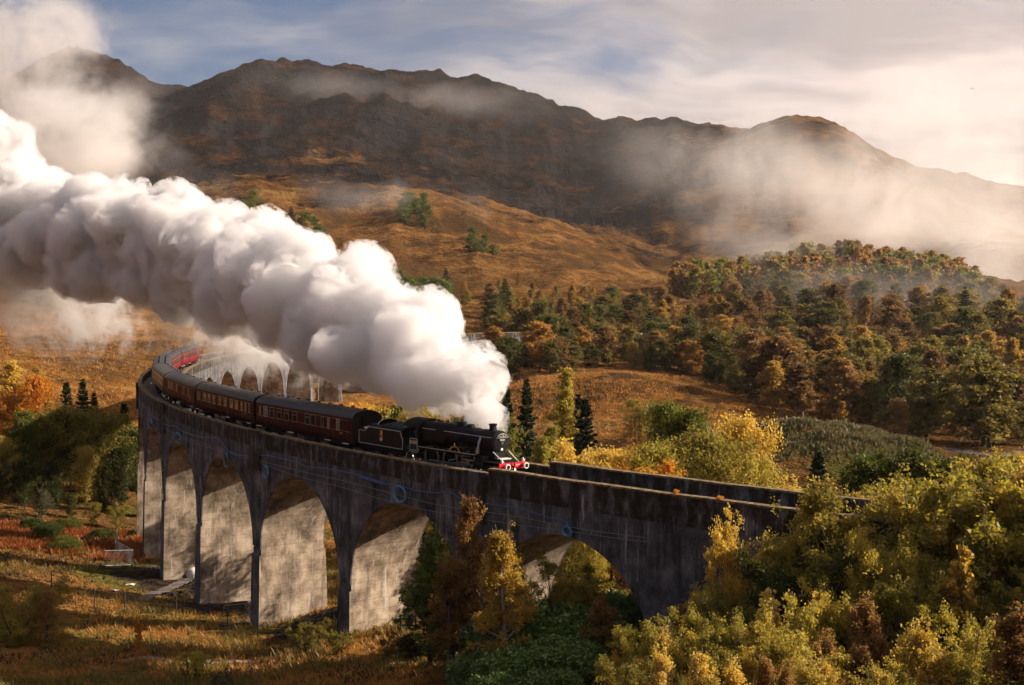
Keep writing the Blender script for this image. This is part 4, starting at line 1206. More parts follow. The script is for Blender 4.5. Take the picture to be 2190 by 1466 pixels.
def tree_proto(seed, H=10.0, base=0.2, R=3.0, shape='oval', nprim=26, ntwig=7, leaves=6000, ls=0.22, lean=0.03, upang=0.6, stems=1, leaf='gold', bark='bark', clr=0.45, droop=0.0, gap=-0.42, bare=0.0, shoots=0):
    """trunk mesh + crown mesh; unit: metres, base at the origin"""
    rng = np.random.default_rng(seed)
    mb = MB()
    tips, tipw = [], []
    prof = {'oval': lambda t: math.sin(math.pi * min(1, max(0.03, t)) ** 0.8) ** 0.75,
            'cone': lambda t: max(0.05, 1 - t) ** 0.85,
            'column': lambda t: 0.35 + 0.65 * math.sin(math.pi * min(1, max(0.05, t * 0.9 + 0.08))) ** 0.6,
            'round': lambda t: math.sqrt(max(0.02, 1 - (2 * t - 0.9) ** 2)) if t < 0.95 else 0.3,
            'flame': lambda t: (min(1, t / 0.28)) ** 0.6 * max(0.04, 1 - t) ** 0.62,
            'vase': lambda t: 0.35 + 0.75 * t if t < 0.75 else 0.9 * math.sqrt(max(0.02, (1.05 - t) / 0.3))}[shape]
    for st in range(stems):
        off = rng.normal(size=2) * (0.10 * R if stems > 1 else 0)
        lx, ly = rng.normal(size=2) * (lean + (0.16 if stems > 1 else 0))
        hs = H * (1.0 if st == 0 else rng.uniform(0.72, 0.97))
        def trunk(t):
            w1 = 0.02 * H * math.sin(t * 5 + seed)
            return Vector((off[0] + lx * hs * t + w1, off[1] + ly * hs * t + 0.015 * H * math.sin(t * 4 + seed * 2), hs * t))
        r0 = H * (0.017 if stems == 1 else 0.011)
        mb.tube([trunk(t) for t in np.linspace(-0.03, 0.97, 9)], [r0 * (1 - 0.88 * max(0, t)) for t in np.linspace(-0.03, 0.97, 9)], 6)
        np_ = max(4, nprim // stems)
        for i in range(np_):
            t = base + (0.98 - base) * ((i + rng.random()) / np_) ** 0.9
            tt = (t - base) / (1 - base)
            L = R * prof(tt) * rng.uniform(0.72, 1.12)
            az = i * 2.399963 + rng.normal() * 0.35 + st * 1.3
            el = upang * (0.55 + 0.75 * tt) + rng.normal() * 0.12
            d = Vector((math.cos(az) * math.cos(el), math.sin(az) * math.cos(el), math.sin(el)))
            p0 = trunk(t * (0.93 if el > 0.2 else 1.0))
            mid = p0 + d * L * 0.55 + Vector((0, 0, -droop * L * 0.05))
            p1 = p0 + d * L + Vector((0, 0, -droop * L * 0.45))
            rb = max(0.012, r0 * 0.42 * (1 - 0.7 * tt))
            mb.tube([p0, mid, p1], [rb, rb * 0.6, rb * 0.2], 4, False)
            if shoots and rng.random() < shoots:
                sl = H * rng.uniform(0.05, 0.13); sv = Vector((rng.normal() * 0.25, rng.normal() * 0.25, 1)).normalized()
                mb.tube([p1, p1 + sv * sl], [rb * 0.3, 0.005], 3, False)
                for w_ in np.linspace(0.0, 1.0, 7):
                    c = p1 + sv * sl * w_; tips.append((c.x, c.y, c.z)); tipw.append(0.32)
            for j in range(ntwig):
                u = 0.30 + 0.72 * (j + rng.random()) / ntwig
                q = p0.lerp(mid, u / 0.55) if u < 0.55 else mid.lerp(p1, (u - 0.55) / 0.45)
                dv = rng.normal(size=3); dv[2] += 0.25 - droop; dv /= np.linalg.norm(dv)
                tl = L * 0.30 * rng.uniform(0.4, 1.1) + 0.03 * R
                e = q + Vector(dv) * tl
                if rng.random() < 0.5: mb.tube([q, e], [rb * 0.3, rb * 0.08], 3, False)
                if rng.random() < bare: continue
                for w_ in (0.45, 0.8, 1.0):
                    c = q.lerp(e, w_); tips.append((c.x, c.y, c.z)); tipw.append(0.5 + 0.6 * w_)
    tips = np.array(tips); tipw = np.array(tipw)
    # leave some clumps out so that the sky shows through
    keep = vnoise(tips[:, 0] / (R * 0.33) + seed, tips[:, 1] / (R * 0.33), tips[:, 2] / (R * 0.33), seed=seed) > gap
    tips, tipw = tips[keep], tipw[keep]
    idx = rng.choice(len(tips), leaves, p=tipw / tipw.sum())
    P = tips[idx] + rng.normal(size=(leaves, 3)) * (clr * R * 0.16) * np.array([1, 1, 0.85])
    dr = None
    if droop > 0.5: dr = np.tile(np.array([0, 0, -0.8]), (leaves, 1))
    V = quads(P, ls, rng, 0.0, 0.66, dr)
    clump = rng.random(len(tips))[idx]
    name = 'tree'
    return mb.mesh('trunk', MAT[bark]), leaves_mesh('crown', V, LEAF[leaf], rng, clump)

def spruce_proto(seed, H=14.0, R=2.6, leaves=5000, ls=0.45, leaf='spruce', tiers=26, droop=0.35, gap=0.0):
    rng = np.random.default_rng(seed)
    mb = MB(); mb.tube([(0, 0, -0.3), (0.03, 0, H * 0.5), (0, 0.02, H * 0.99)], [H * 0.014, H * 0.008, 0.01], 6)
    P, D, Wt, C = [], [], [], []
    for i in range(tiers):
        t = 0.05 + 0.94 * (i + rng.random() * 0.5) / tiers
        L = R * (1 - t) ** 0.82 * rng.uniform(0.8, 1.15) + 0.12
        nb = 7 if t < 0.7 else 5
        for j in range(nb):
            if rng.random() < gap: continue
            az = 2 * math.pi * (j + rng.random() * 0.6) / nb + i
            Lb = L * rng.uniform(0.75, 1.15)
            el = -0.10 - droop * (1 - t) + 0.6 * t
            d = np.array([math.cos(az) * math.cos(el), math.sin(az) * math.cos(el), math.sin(el)])
            p0 = np.array([0, 0, H * t])
            mb.tube([p0, p0 + d * Lb * 0.95], [0.03, 0.008], 3, False)
            m = max(4, int(leaves / tiers / nb * (0.35 + 1.3 * Lb / R)))
            u = rng.uniform(0.12, 1.03, m) ** 0.8
            q = p0 + d[None] * (Lb * u)[:, None]
            side = np.array([-d[1], d[0], 0])
            lat = rng.normal(size=m) * 0.20 * Lb * (1.15 - u)
            q = q + side[None] * lat[:, None] + np.array([0, 0, 1])[None] * ((Lb * 0.16 * (u - 0.4) ** 2) - np.abs(lat) * 0.25 + rng.normal(size=m) * 0.05)[:, None]
            P.append(q); D.append(np.tile(d * 1.0 + np.array([0, 0, -0.45]), (m, 1)) + side[None] * np.sign(lat)[:, None] * 0.8); C.append(np.full(m, rng.random()))
    P = np.concatenate(P); D = np.concatenate(D)
    V = quads(P, ls, rng, 0, 0.40, D)
    return mb.mesh('trunk', MAT['bark']), leaves_mesh('crown', V, LEAF[leaf], rng, np.concatenate(C))

def bush_proto(seed, H=2.5, R=2.0, leaves=4000, ls=0.16, leaf='olive', lobes=14, flat=0.8, bark='bark'):
    """low rounded shrub: many overlapping domes of leaves on short stems"""
    rng = np.random.default_rng(seed)
    mb = MB(); P = []; C = []
    for i in range(lobes):
        a = rng.uniform(0, 2 * math.pi); q = R * 0.72 * math.sqrt(rng.random())
        hh = H * (1 - 0.45 * (q / R) ** 2) * rng.uniform(0.72, 1.0)
        rl = R * rng.uniform(0.26, 0.46)
        c = np.array([q * math.cos(a), q * math.sin(a), hh - rl * flat])
        mb.tube([(c[0] * 0.2, c[1] * 0.2, -0.2), (c[0] * 0.7, c[1] * 0.7, c[2] * 0.6), tuple(c)], [0.05 * H / 2.5, 0.03, 0.01], 4, False)
        m = leaves // lobes
        d = rng.normal(size=(m, 3)); d /= np.linalg.norm(d, axis=1, keepdims=True); d[:, 2] = np.abs(d[:, 2]) * 1.0 - 0.25 * rng.random(m)
        rr = rl * (0.75 + 0.3 * rng.random(m) ** 0.5) * (1 + 0.18 * vnoise(d[:, 0] * 3 + i, d[:, 1] * 3, d[:, 2] * 3, seed=seed))
        p = c + d * rr[:, None] * np.array([1, 1, flat])
        lowm = rng.random(m) < 0.25
        p[lowm, 2] = p[lowm, 2] * rng.uniform(0.1, 0.9, lowm.sum())
        P.append(p); C.append(np.full(m, rng.random()))
    P = np.concatenate(P); P[:, 2] = np.maximum(P[:, 2], 0.03)
    V = quads(P, ls, rng, 0.3, 0.6)
    return mb.mesh('stems', MAT[bark]), leaves_mesh('crown', V, LEAF[leaf], rng, np.concatenate(C))

PROTO = {}
def proto(kind, H, builder, *variants):
    PROTO[kind] = (H, [builder(**v) for v in variants])
def V_(n, **kw): return [dict(kw, seed=kw['seed'] + 13 * i) for i in range(n)]
# near: small leaves
proto('near_birch', 8, tree_proto, *V_(2, seed=11, H=8, shoots=0.8, gap=-0.12, base=0.06, R=2.2, shape='flame', nprim=44, ntwig=8, leaves=22000, ls=0.125, clr=0.30, leaf='gold', bark='birchbark', upang=0.75))
proto('near_rustbirch', 8, tree_proto, *V_(2, seed=211, H=8, shoots=0.8, gap=-0.12, base=0.06, R=2.1, shape='flame', nprim=44, ntwig=8, leaves=20000, ls=0.12, clr=0.30, leaf='rust', bark='bark', upang=0.75))
proto('near_olive', 7, tree_proto, *V_(2, seed=31, H=7, shoots=0.8, gap=-0.12, base=0.06, R=2.7, shape='oval', nprim=48, ntwig=8, stems=5, leaves=22000, ls=0.125, clr=0.30, leaf='olive', upang=1.05))
proto('near_willow', 6, tree_proto, *V_(2, seed=51, H=6, shoots=0.8, gap=-0.12, base=0.05, R=2.6, shape='oval', nprim=50, ntwig=8, stems=6, leaves=21000, ls=0.125, clr=0.30, leaf='yellowgreen', upang=1.1))
proto('near_green', 7, tree_proto, *V_(1, seed=57, H=7, base=0.05, R=2.6, shape='round', nprim=34, ntwig=8, stems=3, leaves=15000, ls=0.16, leaf='green', upang=0.9))
proto('near_pine', 9, tree_proto, *V_(1, seed=61, H=9, base=0.06, R=3.2, shape='cone', nprim=62, ntwig=7, leaves=16000, ls=0.18, leaf='pine', upang=0.28, clr=0.22, gap=-0.02))
proto('rhodo', 4, bush_proto, *V_(3, seed=71, H=4, R=3.6, leaves=10000, ls=0.24, leaf='rhodo', lobes=26, flat=0.75))
proto('sapling', 3, tree_proto, *V_(1, seed=91, H=3, base=0.03, R=0.62, shape='flame', nprim=26, ntwig=6, leaves=2200, ls=0.11, leaf='orange', bark='birchbark', upang=0.8))
proto('sprig', 1.5, bush_proto, *V_(1, seed=95, H=1.5, R=0.8, leaves=700, ls=0.14, leaf='yellowgreen', lobes=7))
# middle distance
proto('mid_birch', 14, tree_proto, *V_(2, seed=111, H=14, base=0.14, R=3.1, shape='flame', nprim=34, ntwig=8, leaves=9000, ls=0.25, leaf='yellowgreen', bark='birchbark', upang=0.6, droop=0.6))
proto('mid_gold', 10, tree_proto, *V_(2, seed=121, H=10, base=0.08, R=3.4, shape='round', nprim=34, ntwig=8, stems=3, leaves=9000, ls=0.245, leaf='gold', upang=0.8))
proto('mid_poplar', 18, tree_proto, *V_(2, seed=131, H=18, base=0.08, R=2.6, shape='column', nprim=60, ntwig=6, leaves=9000, ls=0.29, leaf='yellowgreen', bark='bark', upang=1.05))
proto('mid_poplar_gold', 18, tree_proto, *V_(1, seed=137, H=18, base=0.10, R=2.8, shape='column', nprim=60, ntwig=6, leaves=8000, ls=0.33, leaf='gold', bark='bark', upang=1.05))
proto('mid_orange', 12, tree_proto, *V_(1, seed=141, H=12, base=0.12, R=4.2, shape='round', nprim=36, ntwig=8, leaves=8000, ls=0.31, leaf='orange', upang=0.75))
proto('mid_oak', 13, tree_proto, *V_(2, seed=151, H=13, base=0.12, R=5.6, shape='round', nprim=40, ntwig=9, leaves=10000, ls=0.33, leaf='olive', upang=0.55))
proto('mid_green', 14, tree_proto, *V_(2, seed=161, H=14, base=0.10, R=5.0, shape='oval', nprim=44, ntwig=9, leaves=10500, ls=0.32, leaf='green', upang=0.75))
proto('mid_dark', 10, tree_proto, *V_(2, seed=171, H=10, base=0.05, R=4.4, shape='round', nprim=40, ntwig=8, leaves=9000, ls=0.32, leaf='dark', upang=0.7))
proto('mid_yellow', 10, tree_proto, *V_(2, seed=181, H=10, base=0.08, R=4.6, shape='round', nprim=38, ntwig=9, leaves=10000, ls=0.25, leaf='yellowgreen', upang=0.6))
proto('mid_spruce', 18, spruce_proto, *V_(3, seed=191, H=18, R=3.0, leaves=9000, ls=0.62, leaf='spruce', tiers=40, droop=0.4, gap=0.05))
# far woods
for kd, sd, lf, shp, R_, bk in (('far_birch', 301, 'far_gold', 'oval', 2.9, 'birchbark'), ('far_rust', 311, 'far_rust', 'oval', 3.1, 'birchbark'), ('far_olive', 321, 'far_olive', 'round', 3.6, 'bark'), ('far_green', 331, 'far_green', 'round', 4.2, 'bark'), ('far_orange', 341, 'far_orange', 'oval', 3.2, 'bark')):
    proto(kd, 12, tree_proto, *V_(3 if kd in ('far_rust', 'far_olive') else 2, seed=sd, H=12, base=0.10, R=R_, shape=shp, nprim=30, ntwig=7, leaves=5600, ls=0.42, leaf=lf, bark=bk, upang=0.85, clr=0.5))
proto('far_spruce', 16, spruce_proto, *V_(2, seed=351, H=16, R=3.2, leaves=2600, ls=0.85, leaf='spruce', tiers=18))
proto('far_pine', 10, tree_proto, *V_(2, seed=361, H=10, base=0.15, R=3.4, shape='round', nprim=20, ntwig=5, leaves=2200, ls=0.5, leaf='pine', upang=0.7, clr=0.6))

_use = {}
_rng = random.Random(4)
def plant(kind, px, ytop, d, name, label, group=None, ws=1.0, category='tree', ground=None, mat=None):
    """stand a tree of the kind where it shows at column px, d metres out, its top at row ytop"""
    H, var = PROTO[kind]
    i = _use.get(kind, 0); _use[kind] = i + 1
    tr, cr = var[i % len(var)]
    x, y, z = on_ground(px, d)
    top = pr(px, ytop, d).z
    sc = max(0.25, (top - z) / H)
    return stand(tr, cr, (x, y, z - 0.1), sc, sc * ws, name, label, category, group, mat)

def stand(tr, cr, loc, sz, sx, name, label, category='tree', group=None, mat=None, rot=None):
    o = thing(name, label, category, loc, _rng.uniform(0, 6.283) if rot is None else rot, group)
    o.scale = (sx, sx, sz)
    ob('stems' if tr.name.startswith('stems') else 'trunk', tr, o)
    c = ob('crown', cr, o)
    if mat:
        c.material_slots[0].link = 'OBJECT'; c.material_slots[0].material = LEAF[mat]
    return o
# ---- individual trees, one by one ---------------------------------
def plantb(kind, px, ytop, ybase, *a, **kw):
    d = np.arange(90.0, 330, 0.5); z = terrain((px - 1095.0) / FPX * d, d); rr = ray(px, ybase)
    i_ = np.where(CAMZ + rr.z / rr.y * d <= z)[0]
    return plant(kind, px, ytop, float(d[i_[0]]), *a, **kw)
# left-hand grove beside the viaduct
plantb('mid_poplar_gold', 28, 770, 1012, 'poplar_tree', 'tall yellow poplar, outermost of the pair above the grove at the picture edge', ws=1.5)
plantb('mid_poplar', 88, 780, 1014, 'poplar_tree', 'tall yellow-green poplar standing just behind the orange tree', ws=1.3, mat='gold')
plantb('mid_orange', 76, 806, 1030, 'orange_tree', 'bright orange autumn tree between the two yellow poplars', ws=0.85)
plantb('mid_orange', -10, 850, 1020, 'orange_tree', 'orange autumn tree cut by the picture edge below the poplars')
plantb('mid_spruce', 141, 814, 1010, 'spruce_tree', 'dark spruce nearest the orange tree, first of three beside it', ws=1.2)
plantb('mid_spruce', 176, 808, 1012, 'spruce_tree', 'dark spruce in the middle of three beside the orange tree', ws=1.1)
plantb('mid_spruce', 200, 838, 1010, 'spruce_tree', 'shortest dark spruce of three beside the orange tree', ws=1.1)
plantb('mid_spruce', 264, 860, 1040, 'spruce_tree', 'dark conifer close beside the tall end piers of the viaduct', ws=1.4)
plantb('mid_green', 290, 910, 1070, 'broadleaf_tree', 'green tree tucked against the outermost viaduct pier', mat='green', ws=0.7)
plantb('mid_oak', 150, 868, 1055, 'oak_tree', 'broad olive-brown oak in the middle of the grove', ws=1.15)
plantb('mid_oak', 222, 885, 1068, 'oak_tree', 'olive oak on the viaduct side of the grove', ws=1.0)
plantb('mid_green', 45, 876, 1055, 'broadleaf_tree', 'green tree below the orange tree with bare stems under it', ws=0.8)
plantb('mid_oak', 95, 885, 1050, 'broadleaf_tree', 'shaded olive tree between the stemmed green tree and the broad oak', mat='green', ws=0.8)
plantb('mid_yellow', 2, 935, 1058, 'broadleaf_tree', 'yellow-green tree behind dark stems at the picture edge', ws=0.8)
plantb('mid_dark', 250, 960, 1085, 'broadleaf_tree', 'dark green tree below the oaks, next to the piers', ws=0.8)
plantb('mid_green', 178, 950, 1082, 'broadleaf_tree', 'large shaded bush-like tree below the broad oak', ws=0.9, mat='olive')
plantb('mid_dark', 50, 985, 1090, 'broadleaf_tree', 'shaded dark tree low at the picture edge under the green tree', ws=0.9)
plantb('mid_dark', 112, 990, 1090, 'broadleaf_tree', 'shaded dark tree low in the middle of the grove', ws=0.8)
plantb('mid_dark', -20, 1000, 1095, 'broadleaf_tree', 'shaded dark tree half outside the picture beside the grove')
plantb('mid_dark', 215, 1010, 1095, 'broadleaf_tree', 'shaded dark tree behind the two yellow shrubs', ws=0.8)
plantb('mid_green', 86, 1046, 1108, 'leafy_shrub', 'pale grey-green pointed shrub in front of the dark grove', category='shrub', ws=1.1, mat='gorse')
plantb('mid_dark', 148, 1058, 1108, 'leafy_shrub', 'dull green shrub between the pointed shrub and the yellow ones', category='shrub', ws=0.9)
plantb('mid_gold', 196, 1072, 1128, 'willow_shrub', 'dull yellow rounded shrub beside the brighter one at the piers', category='shrub', mat='olive', ws=1.0)
plantb('mid_gold', 248, 1072, 1132, 'willow_shrub', 'bright yellow rounded shrub just beside the viaduct piers', category='shrub', mat='yellowgreen', ws=1.0)
for (px, yt, yb, lab) in ((62, 1118, 1136, 'small dark green bush in the red bracken, nearest the picture edge'), (100, 1124, 1152, 'bright green bush in front of the red bracken'), (148, 1117, 1138, 'green bush in the red bracken below the yellow shrubs'), (134, 1155, 1184, 'low green bush on the grass below the red bracken'), (214, 1138, 1160, 'grey-green bush beside the wire mesh fence panels')):
    plantb('rhodo', px, yt - 14, yb, 'green_bush', lab, 'bushes in the bracken', category='bush', ws=1.0, mat='green')
# behind the train
plant('mid_green', 1000, 878, 128, 'broadleaf_tree', 'green tree behind the locomotive dome', ws=0.9)
plant('mid_green', 1052, 892, 126, 'broadleaf_tree', 'green tree behind the locomotive chimney', ws=0.8)
plant('mid_oak', 905, 868, 150, 'broadleaf_tree', 'olive tree behind the locomotive cab under the steam', ws=0.7)
plant('mid_green', 838, 862, 158, 'broadleaf_tree', 'dull green tree behind the tender', ws=0.7)
plant('mid_orange', 765, 866, 166, 'orange_shrub', 'orange shrub seen over the end of the first coach', category='shrub', ws=0.9)
plant('mid_orange', 805, 872, 162, 'orange_shrub', 'low orange shrub behind the tender below the steam', category='shrub', mat='gold', ws=0.9)
plant('mid_spruce', 1084, 818, 150, 'spruce_tree', 'slender dark spruce right beside the edge of the steam', ws=0.75)
plant('mid_spruce', 1126, 806, 148, 'spruce_tree', 'tall shaggy spruce in front of the locomotive', ws=0.8)
plant('mid_poplar', 1201, 780, 152, 'poplar_tree', 'tall yellow-green poplar between the two pairs of spruces', ws=0.95)
plant('mid_spruce', 1252, 848, 150, 'spruce_tree', 'dense dark blue-green spruce beyond the yellow poplar', ws=1.15)
plant('mid_spruce', 1237, 838, 156, 'spruce_tree', 'thin-topped spruce behind the dense blue-green spruce', ws=0.8)
plant('mid_birch', 1188, 892, 138, 'birch_tree', 'drooping yellow-green birch at the foot of the tall poplar', ws=1.25)
plant('mid_birch', 1150, 920, 134, 'birch_tree', 'yellow-green birch between the shaggy spruce and the poplar foot', ws=1.0)
plant('mid_gold', 1265, 948, 112, 'golden_shrub', 'glittering golden shrub at the near parapet, closest to the locomotive', category='shrub', ws=1.0)
plant('mid_gold', 1322, 958, 108, 'golden_shrub', 'glittering golden shrub in the middle above the far parapet', category='shrub', ws=1.0)
plant('mid_gold', 1372, 985, 106, 'golden_shrub', 'golden-orange shrub next to the lime-yellow tree at the parapet', category='shrub', ws=0.9, mat='orange')
plant('mid_green', 1462, 868, 124, 'maple_tree', 'full green maple with reddening tips in the field', ws=0.95)
plant('mid_green', 1425, 850, 128, 'maple_tree', 'taller green crown at the back of the full green maple', ws=0.7)
plant('mid_yellow', 1412, 958, 108, 'broadleaf_tree', 'small lime-yellow tree in front of the green maple', ws=0.75)
plant('mid_yellow', 1515, 932, 112, 'broadleaf_tree', 'spreading olive-yellow tree with dark limbs behind the parapet', ws=1.0, mat='olive')
plant('mid_yellow', 1580, 900, 124, 'broadleaf_tree', 'airy pale yellow tree behind the olive-yellow one', ws=0.85, mat='gold')
plant('mid_yellow', 1605, 985, 110, 'broadleaf_tree', 'rounded lemon-yellow tree beside the orange field', ws=0.9)
plant('mid_gold', 1365, 852, 236, 'willow_shrub', 'larger yellow-brown willow bush standing alone in the orange field', category='shrub', ws=1.2, mat='olive')
plant('mid_gold', 1400, 860, 234, 'willow_shrub', 'smaller yellow-brown willow bush standing beside the larger in the field', category='shrub', ws=1.1, mat='olive')
plant('mid_spruce', 1752, 962, 112, 'spruce_tree', 'dull grey-green conifer between the field and the dark oaks', ws=1.6)
plant('mid_dark', 1862, 982, 98, 'oak_tree', 'green oak with lighter top beyond the end of the parapet', ws=0.95, mat='green')
plant('mid_dark', 1955, 968, 97, 'oak_tree', 'very dark round oak at the centre of the clump past the parapet', ws=1.0)
plant('mid_dark', 2032, 992, 95, 'oak_tree', 'dark oak on the far side of the round one, near the gravel track', ws=0.9)
plant('mid_dark', 2130, 985, 84, 'broadleaf_tree', 'brown-green tree below the gravel track', ws=0.9, mat='olive')
plant('mid_oak', 2190, 960, 92, 'broadleaf_tree', 'olive tree below the gravel track at the picture edge', ws=0.8)
# under and before the arches
plant('near_pine', 918, 1112, 84, 'pine_tree', 'young green pine standing in front of the big arch', ws=1.05)
plant('near_rustbirch', 1000, 1050, 80, 'birch_tree', 'tall thin dark birch with golden tip against the viaduct wall', ws=0.85)
plant('near_rustbirch', 968, 1190, 80, 'birch_tree', 'brown birch between the young pine and the thin dark birch', ws=1.1)
plant('near_birch', 1074, 1122, 73, 'birch_tree', 'bright golden birch with a pale trunk before the viaduct', ws=1.1)
plant('near_olive', 1035, 1170, 82, 'leafy_shrub', 'shaded olive shrub between the dark birch and golden birch', category='shrub', ws=0.9)
plant('mid_yellow', 1215, 1138, 104, 'broadleaf_tree', 'yellow tree seen through the nearest arch', ws=0.7)
plant('mid_oak', 1275, 1150, 98, 'oak_tree', 'dark crooked oak seen through the nearest arch', ws=0.6, mat='yellowgreen')
plant('near_olive', 1170, 1205, 79, 'leafy_shrub', 'shaded brown-green shrub below the nearest arch beside the golden birch', category='shrub', ws=1.3)
plant('near_olive', 1250, 1205, 80, 'leafy_shrub', 'shaded olive shrub in the opening of the nearest arch', category='shrub', ws=1.2)
plant('near_green', 935, 1290, 84, 'leafy_shrub', 'very dark shrub at the foot of the young pine', category='shrub', ws=1.0, mat='dark')
plant('near_rustbirch', 1285, 1268, 72, 'leafy_shrub', 'rusty-leaved shrub standing out of the rhododendrons', category='shrub', ws=1.6)
for (px, yt, d, ws, lab) in ((1090, 1300, 76, 1.0, 'rhododendron below the golden birch'), (1175, 1272, 77, 1.1, 'rhododendron in the middle of the bank, tallest one'), (1255, 1262, 79, 1.0, 'rhododendron under the nearest arch, beside the rusty shrub'), (1335, 1250, 80, 0.9, 'rhododendron at the foot of the abutment wall'), (1030, 1385, 71, 0.9, 'rhododendron next to the wooden fence posts'), (1125, 1360, 70, 1.1, 'rhododendron at the front below the golden birch'), (1215, 1345, 71, 1.0, 'rhododendron at the front below the rusty shrub'), (1060, 1430, 66, 0.9, 'lowest rhododendron at the bottom of the picture'), (1170, 1415, 65, 0.9, 'rhododendron at the picture bottom beside yellow leaves')):
    plant('rhodo', px, yt, d, 'rhododendron_bush', 'dark glossy ' + lab, 'rhododendron bank', category='bush', ws=ws)
# thicket on the bank at the lower right: a few that stand out, then the rest
special = [
    ('near_willow', 1568, 1112, 66, 0.55, 'birch_tree', 'sparkling pale-leaved sapling against the dark end of the wall', 'gold'),
    ('near_willow', 1900, 1150, 58, 0.55, 'young_tree', 'slim pale green young tree standing in the thicket', 'yellowgreen'),
    ('sapling', 2052, 1140, 54, 0.9, 'maple_sapling', 'narrow bright orange-yellow maple sapling rising from the thicket', 'gold'),
    ('sapling', 1655, 1240, 58, 1.2, 'maple_sapling', 'small maple sapling with reddish tips in front of the dark broom', 'gold'),
    ('near_green', 1712, 1180, 60, 0.9, 'broom_bush', 'dense dark green broom bush in the middle of the thicket', 'dark'),
    ('near_rustbirch', 2180, 1290, 44, 1.3, 'birch_shrub', 'twiggy reddish-brown birch in the bottom corner', 'rust'),
]
for kd, px, yt, d, ws, nm, lab, mt in special:
    plant(kd, px, yt, d, nm, lab, 'thicket on the bank', ws=ws, mat=mt, category='shrub' if 'bush' in nm or 'shrub' in nm else 'tree')
env_x = [1280, 1400, 1480, 1560, 1650, 1700, 1750, 1850, 1950, 2100, 2300]
env_y = [1420, 1300, 1262, 1195, 1175, 1135, 1098, 1062, 1040, 1025, 1005]
lab_k = {'near_birch': ('birch_tree', 'golden birch', 'tree'), 'near_rustbirch': ('birch_tree', 'rust-brown birch', 'tree'),
         'near_olive': ('willow_shrub', 'olive willow', 'shrub'), 'near_willow': ('willow_shrub', 'yellow-green willow', 'shrub')}
ORD = ['first', 'second', 'third', 'fourth', 'fifth', 'sixth', 'seventh', 'eighth', 'ninth', 'tenth', 'eleventh', 'twelfth', 'thirteenth', 'fourteenth', 'fifteenth', 'sixteenth']
ROWN = ['top row', 'second row down', 'third row down', 'fourth row down', 'row above the bottom', 'bottom row']
rt = random.Random(77)
for row, (d0, f) in enumerate(((69, 0.0), (64, 0.20), (59, 0.38), (54, 0.58), (49, 0.78), (44.5, 0.97))):
    px = 1300 + rt.uniform(0, 60) + (40 if row % 2 else 0) + row * 4
    cnt = {}
    while px < 2480:
        e = np.interp(px, env_x, env_y)
        yt = e + (1420 - e) * f + rt.uniform(-28, 30)
        wall = 71 - (px - 1755) * 0.0165
        d = min(d0 + rt.uniform(-2, 2), wall - 4.5 - row * 1.5)
        if not (1640 < px < 1770 and 0.1 < f < 0.5) and not (px < 1420 and f > 0.5 and rt.random() < 0.4) and not (px < 1520 and row == 0):
            kd = rt.choices(['near_birch', 'near_rustbirch', 'near_olive', 'near_willow'], [0.36, 0.14, 0.28, 0.22] if f < 0.6 else [0.26, 0.22, 0.36, 0.16])[0]
            nm, lab, cat = lab_k[kd]; cnt[kd] = cnt.get(kd, 0) + 1
            plant(kd, px, yt, d, nm, '%s %s from the viaduct, %s of thicket' % (ORD[cnt[kd] - 1], lab, ROWN[row]), lab + ' of the bank thicket', ws=rt.uniform(0.8, 1.2), category=cat)
        px += rt.uniform(40, 64) * 60 / d0
# behind the far parapet, filling the view past its end
for px, yt, d, kd, lab in ((1700, 1030, 88, 'near_birch', 'golden birch just behind the far parapet by the orange field'), (1762, 1022, 86, 'near_rustbirch', 'rust-brown birch behind the far parapet in front of the grey conifer'), (1830, 1040, 84, 'near_birch', 'golden birch behind the far parapet end below the green oak'), (1905, 1052, 82, 'near_olive', 'olive willow below the very dark round oak'), (1990, 1045, 80, 'near_willow', 'yellow-green willow below the dark oaks'), (2065, 1050, 79, 'near_birch', 'golden birch below the dark oak near the gravel track'), (2150, 1045, 78, 'near_olive', 'olive willow below the brown-green tree'), (2225, 1040, 77, 'near_birch', 'golden birch at the picture edge below the olive tree')):
    plant(kd, px, yt, d, lab_k[kd][0], lab, 'shrubs behind the far parapet', ws=1.35, category=lab_k[kd][2])
# a few single plants in the foreground grass
plant('near_green', 42, 1240, 104, 'willow_shrub', 'rounded dark green willow bush at the picture edge in the grass', category='shrub', ws=1.4, mat='olive')
plant('near_rustbirch', 92, 1255, 103, 'birch_shrub', 'reddish twiggy shrub beside the rounded willow bush', category='shrub', ws=1.3)
plant('sapling', 290, 1312, 98, 'birch_sapling', 'thin orange-leaved birch sapling alone in the rough grass', ws=0.95)
plant('sprig', 405, 1374, 91, 'leafy_shrub', 'small bright yellow-green shrub in the rough grass beside the trodden path', category='shrub')
plant('sprig', 470, 1430, 86, 'leafy_shrub', 'low pale-leaved shrub near the bottom of the picture', category='shrub', mat='gorse')
plant('near_olive', 660, 1325, 97, 'leafy_shrub', 'dark olive scrub before the second arch from the golden birch', category='shrub', ws=1.6, mat='olive')
plant('near_olive', 720, 1345, 94, 'leafy_shrub', 'dark scrub at the foot of the pier before the big arch', category='shrub', ws=1.6)
plant('near_olive', 835, 1360, 89, 'leafy_shrub', 'shaded brown scrub between the wooden stile and the pine', category='shrub', ws=1.6, mat='rust')
plant('near_green', 880, 1345, 87, 'leafy_shrub', 'shaded dark scrub beside the wooden stile', category='shrub', ws=1.3, mat='dark')
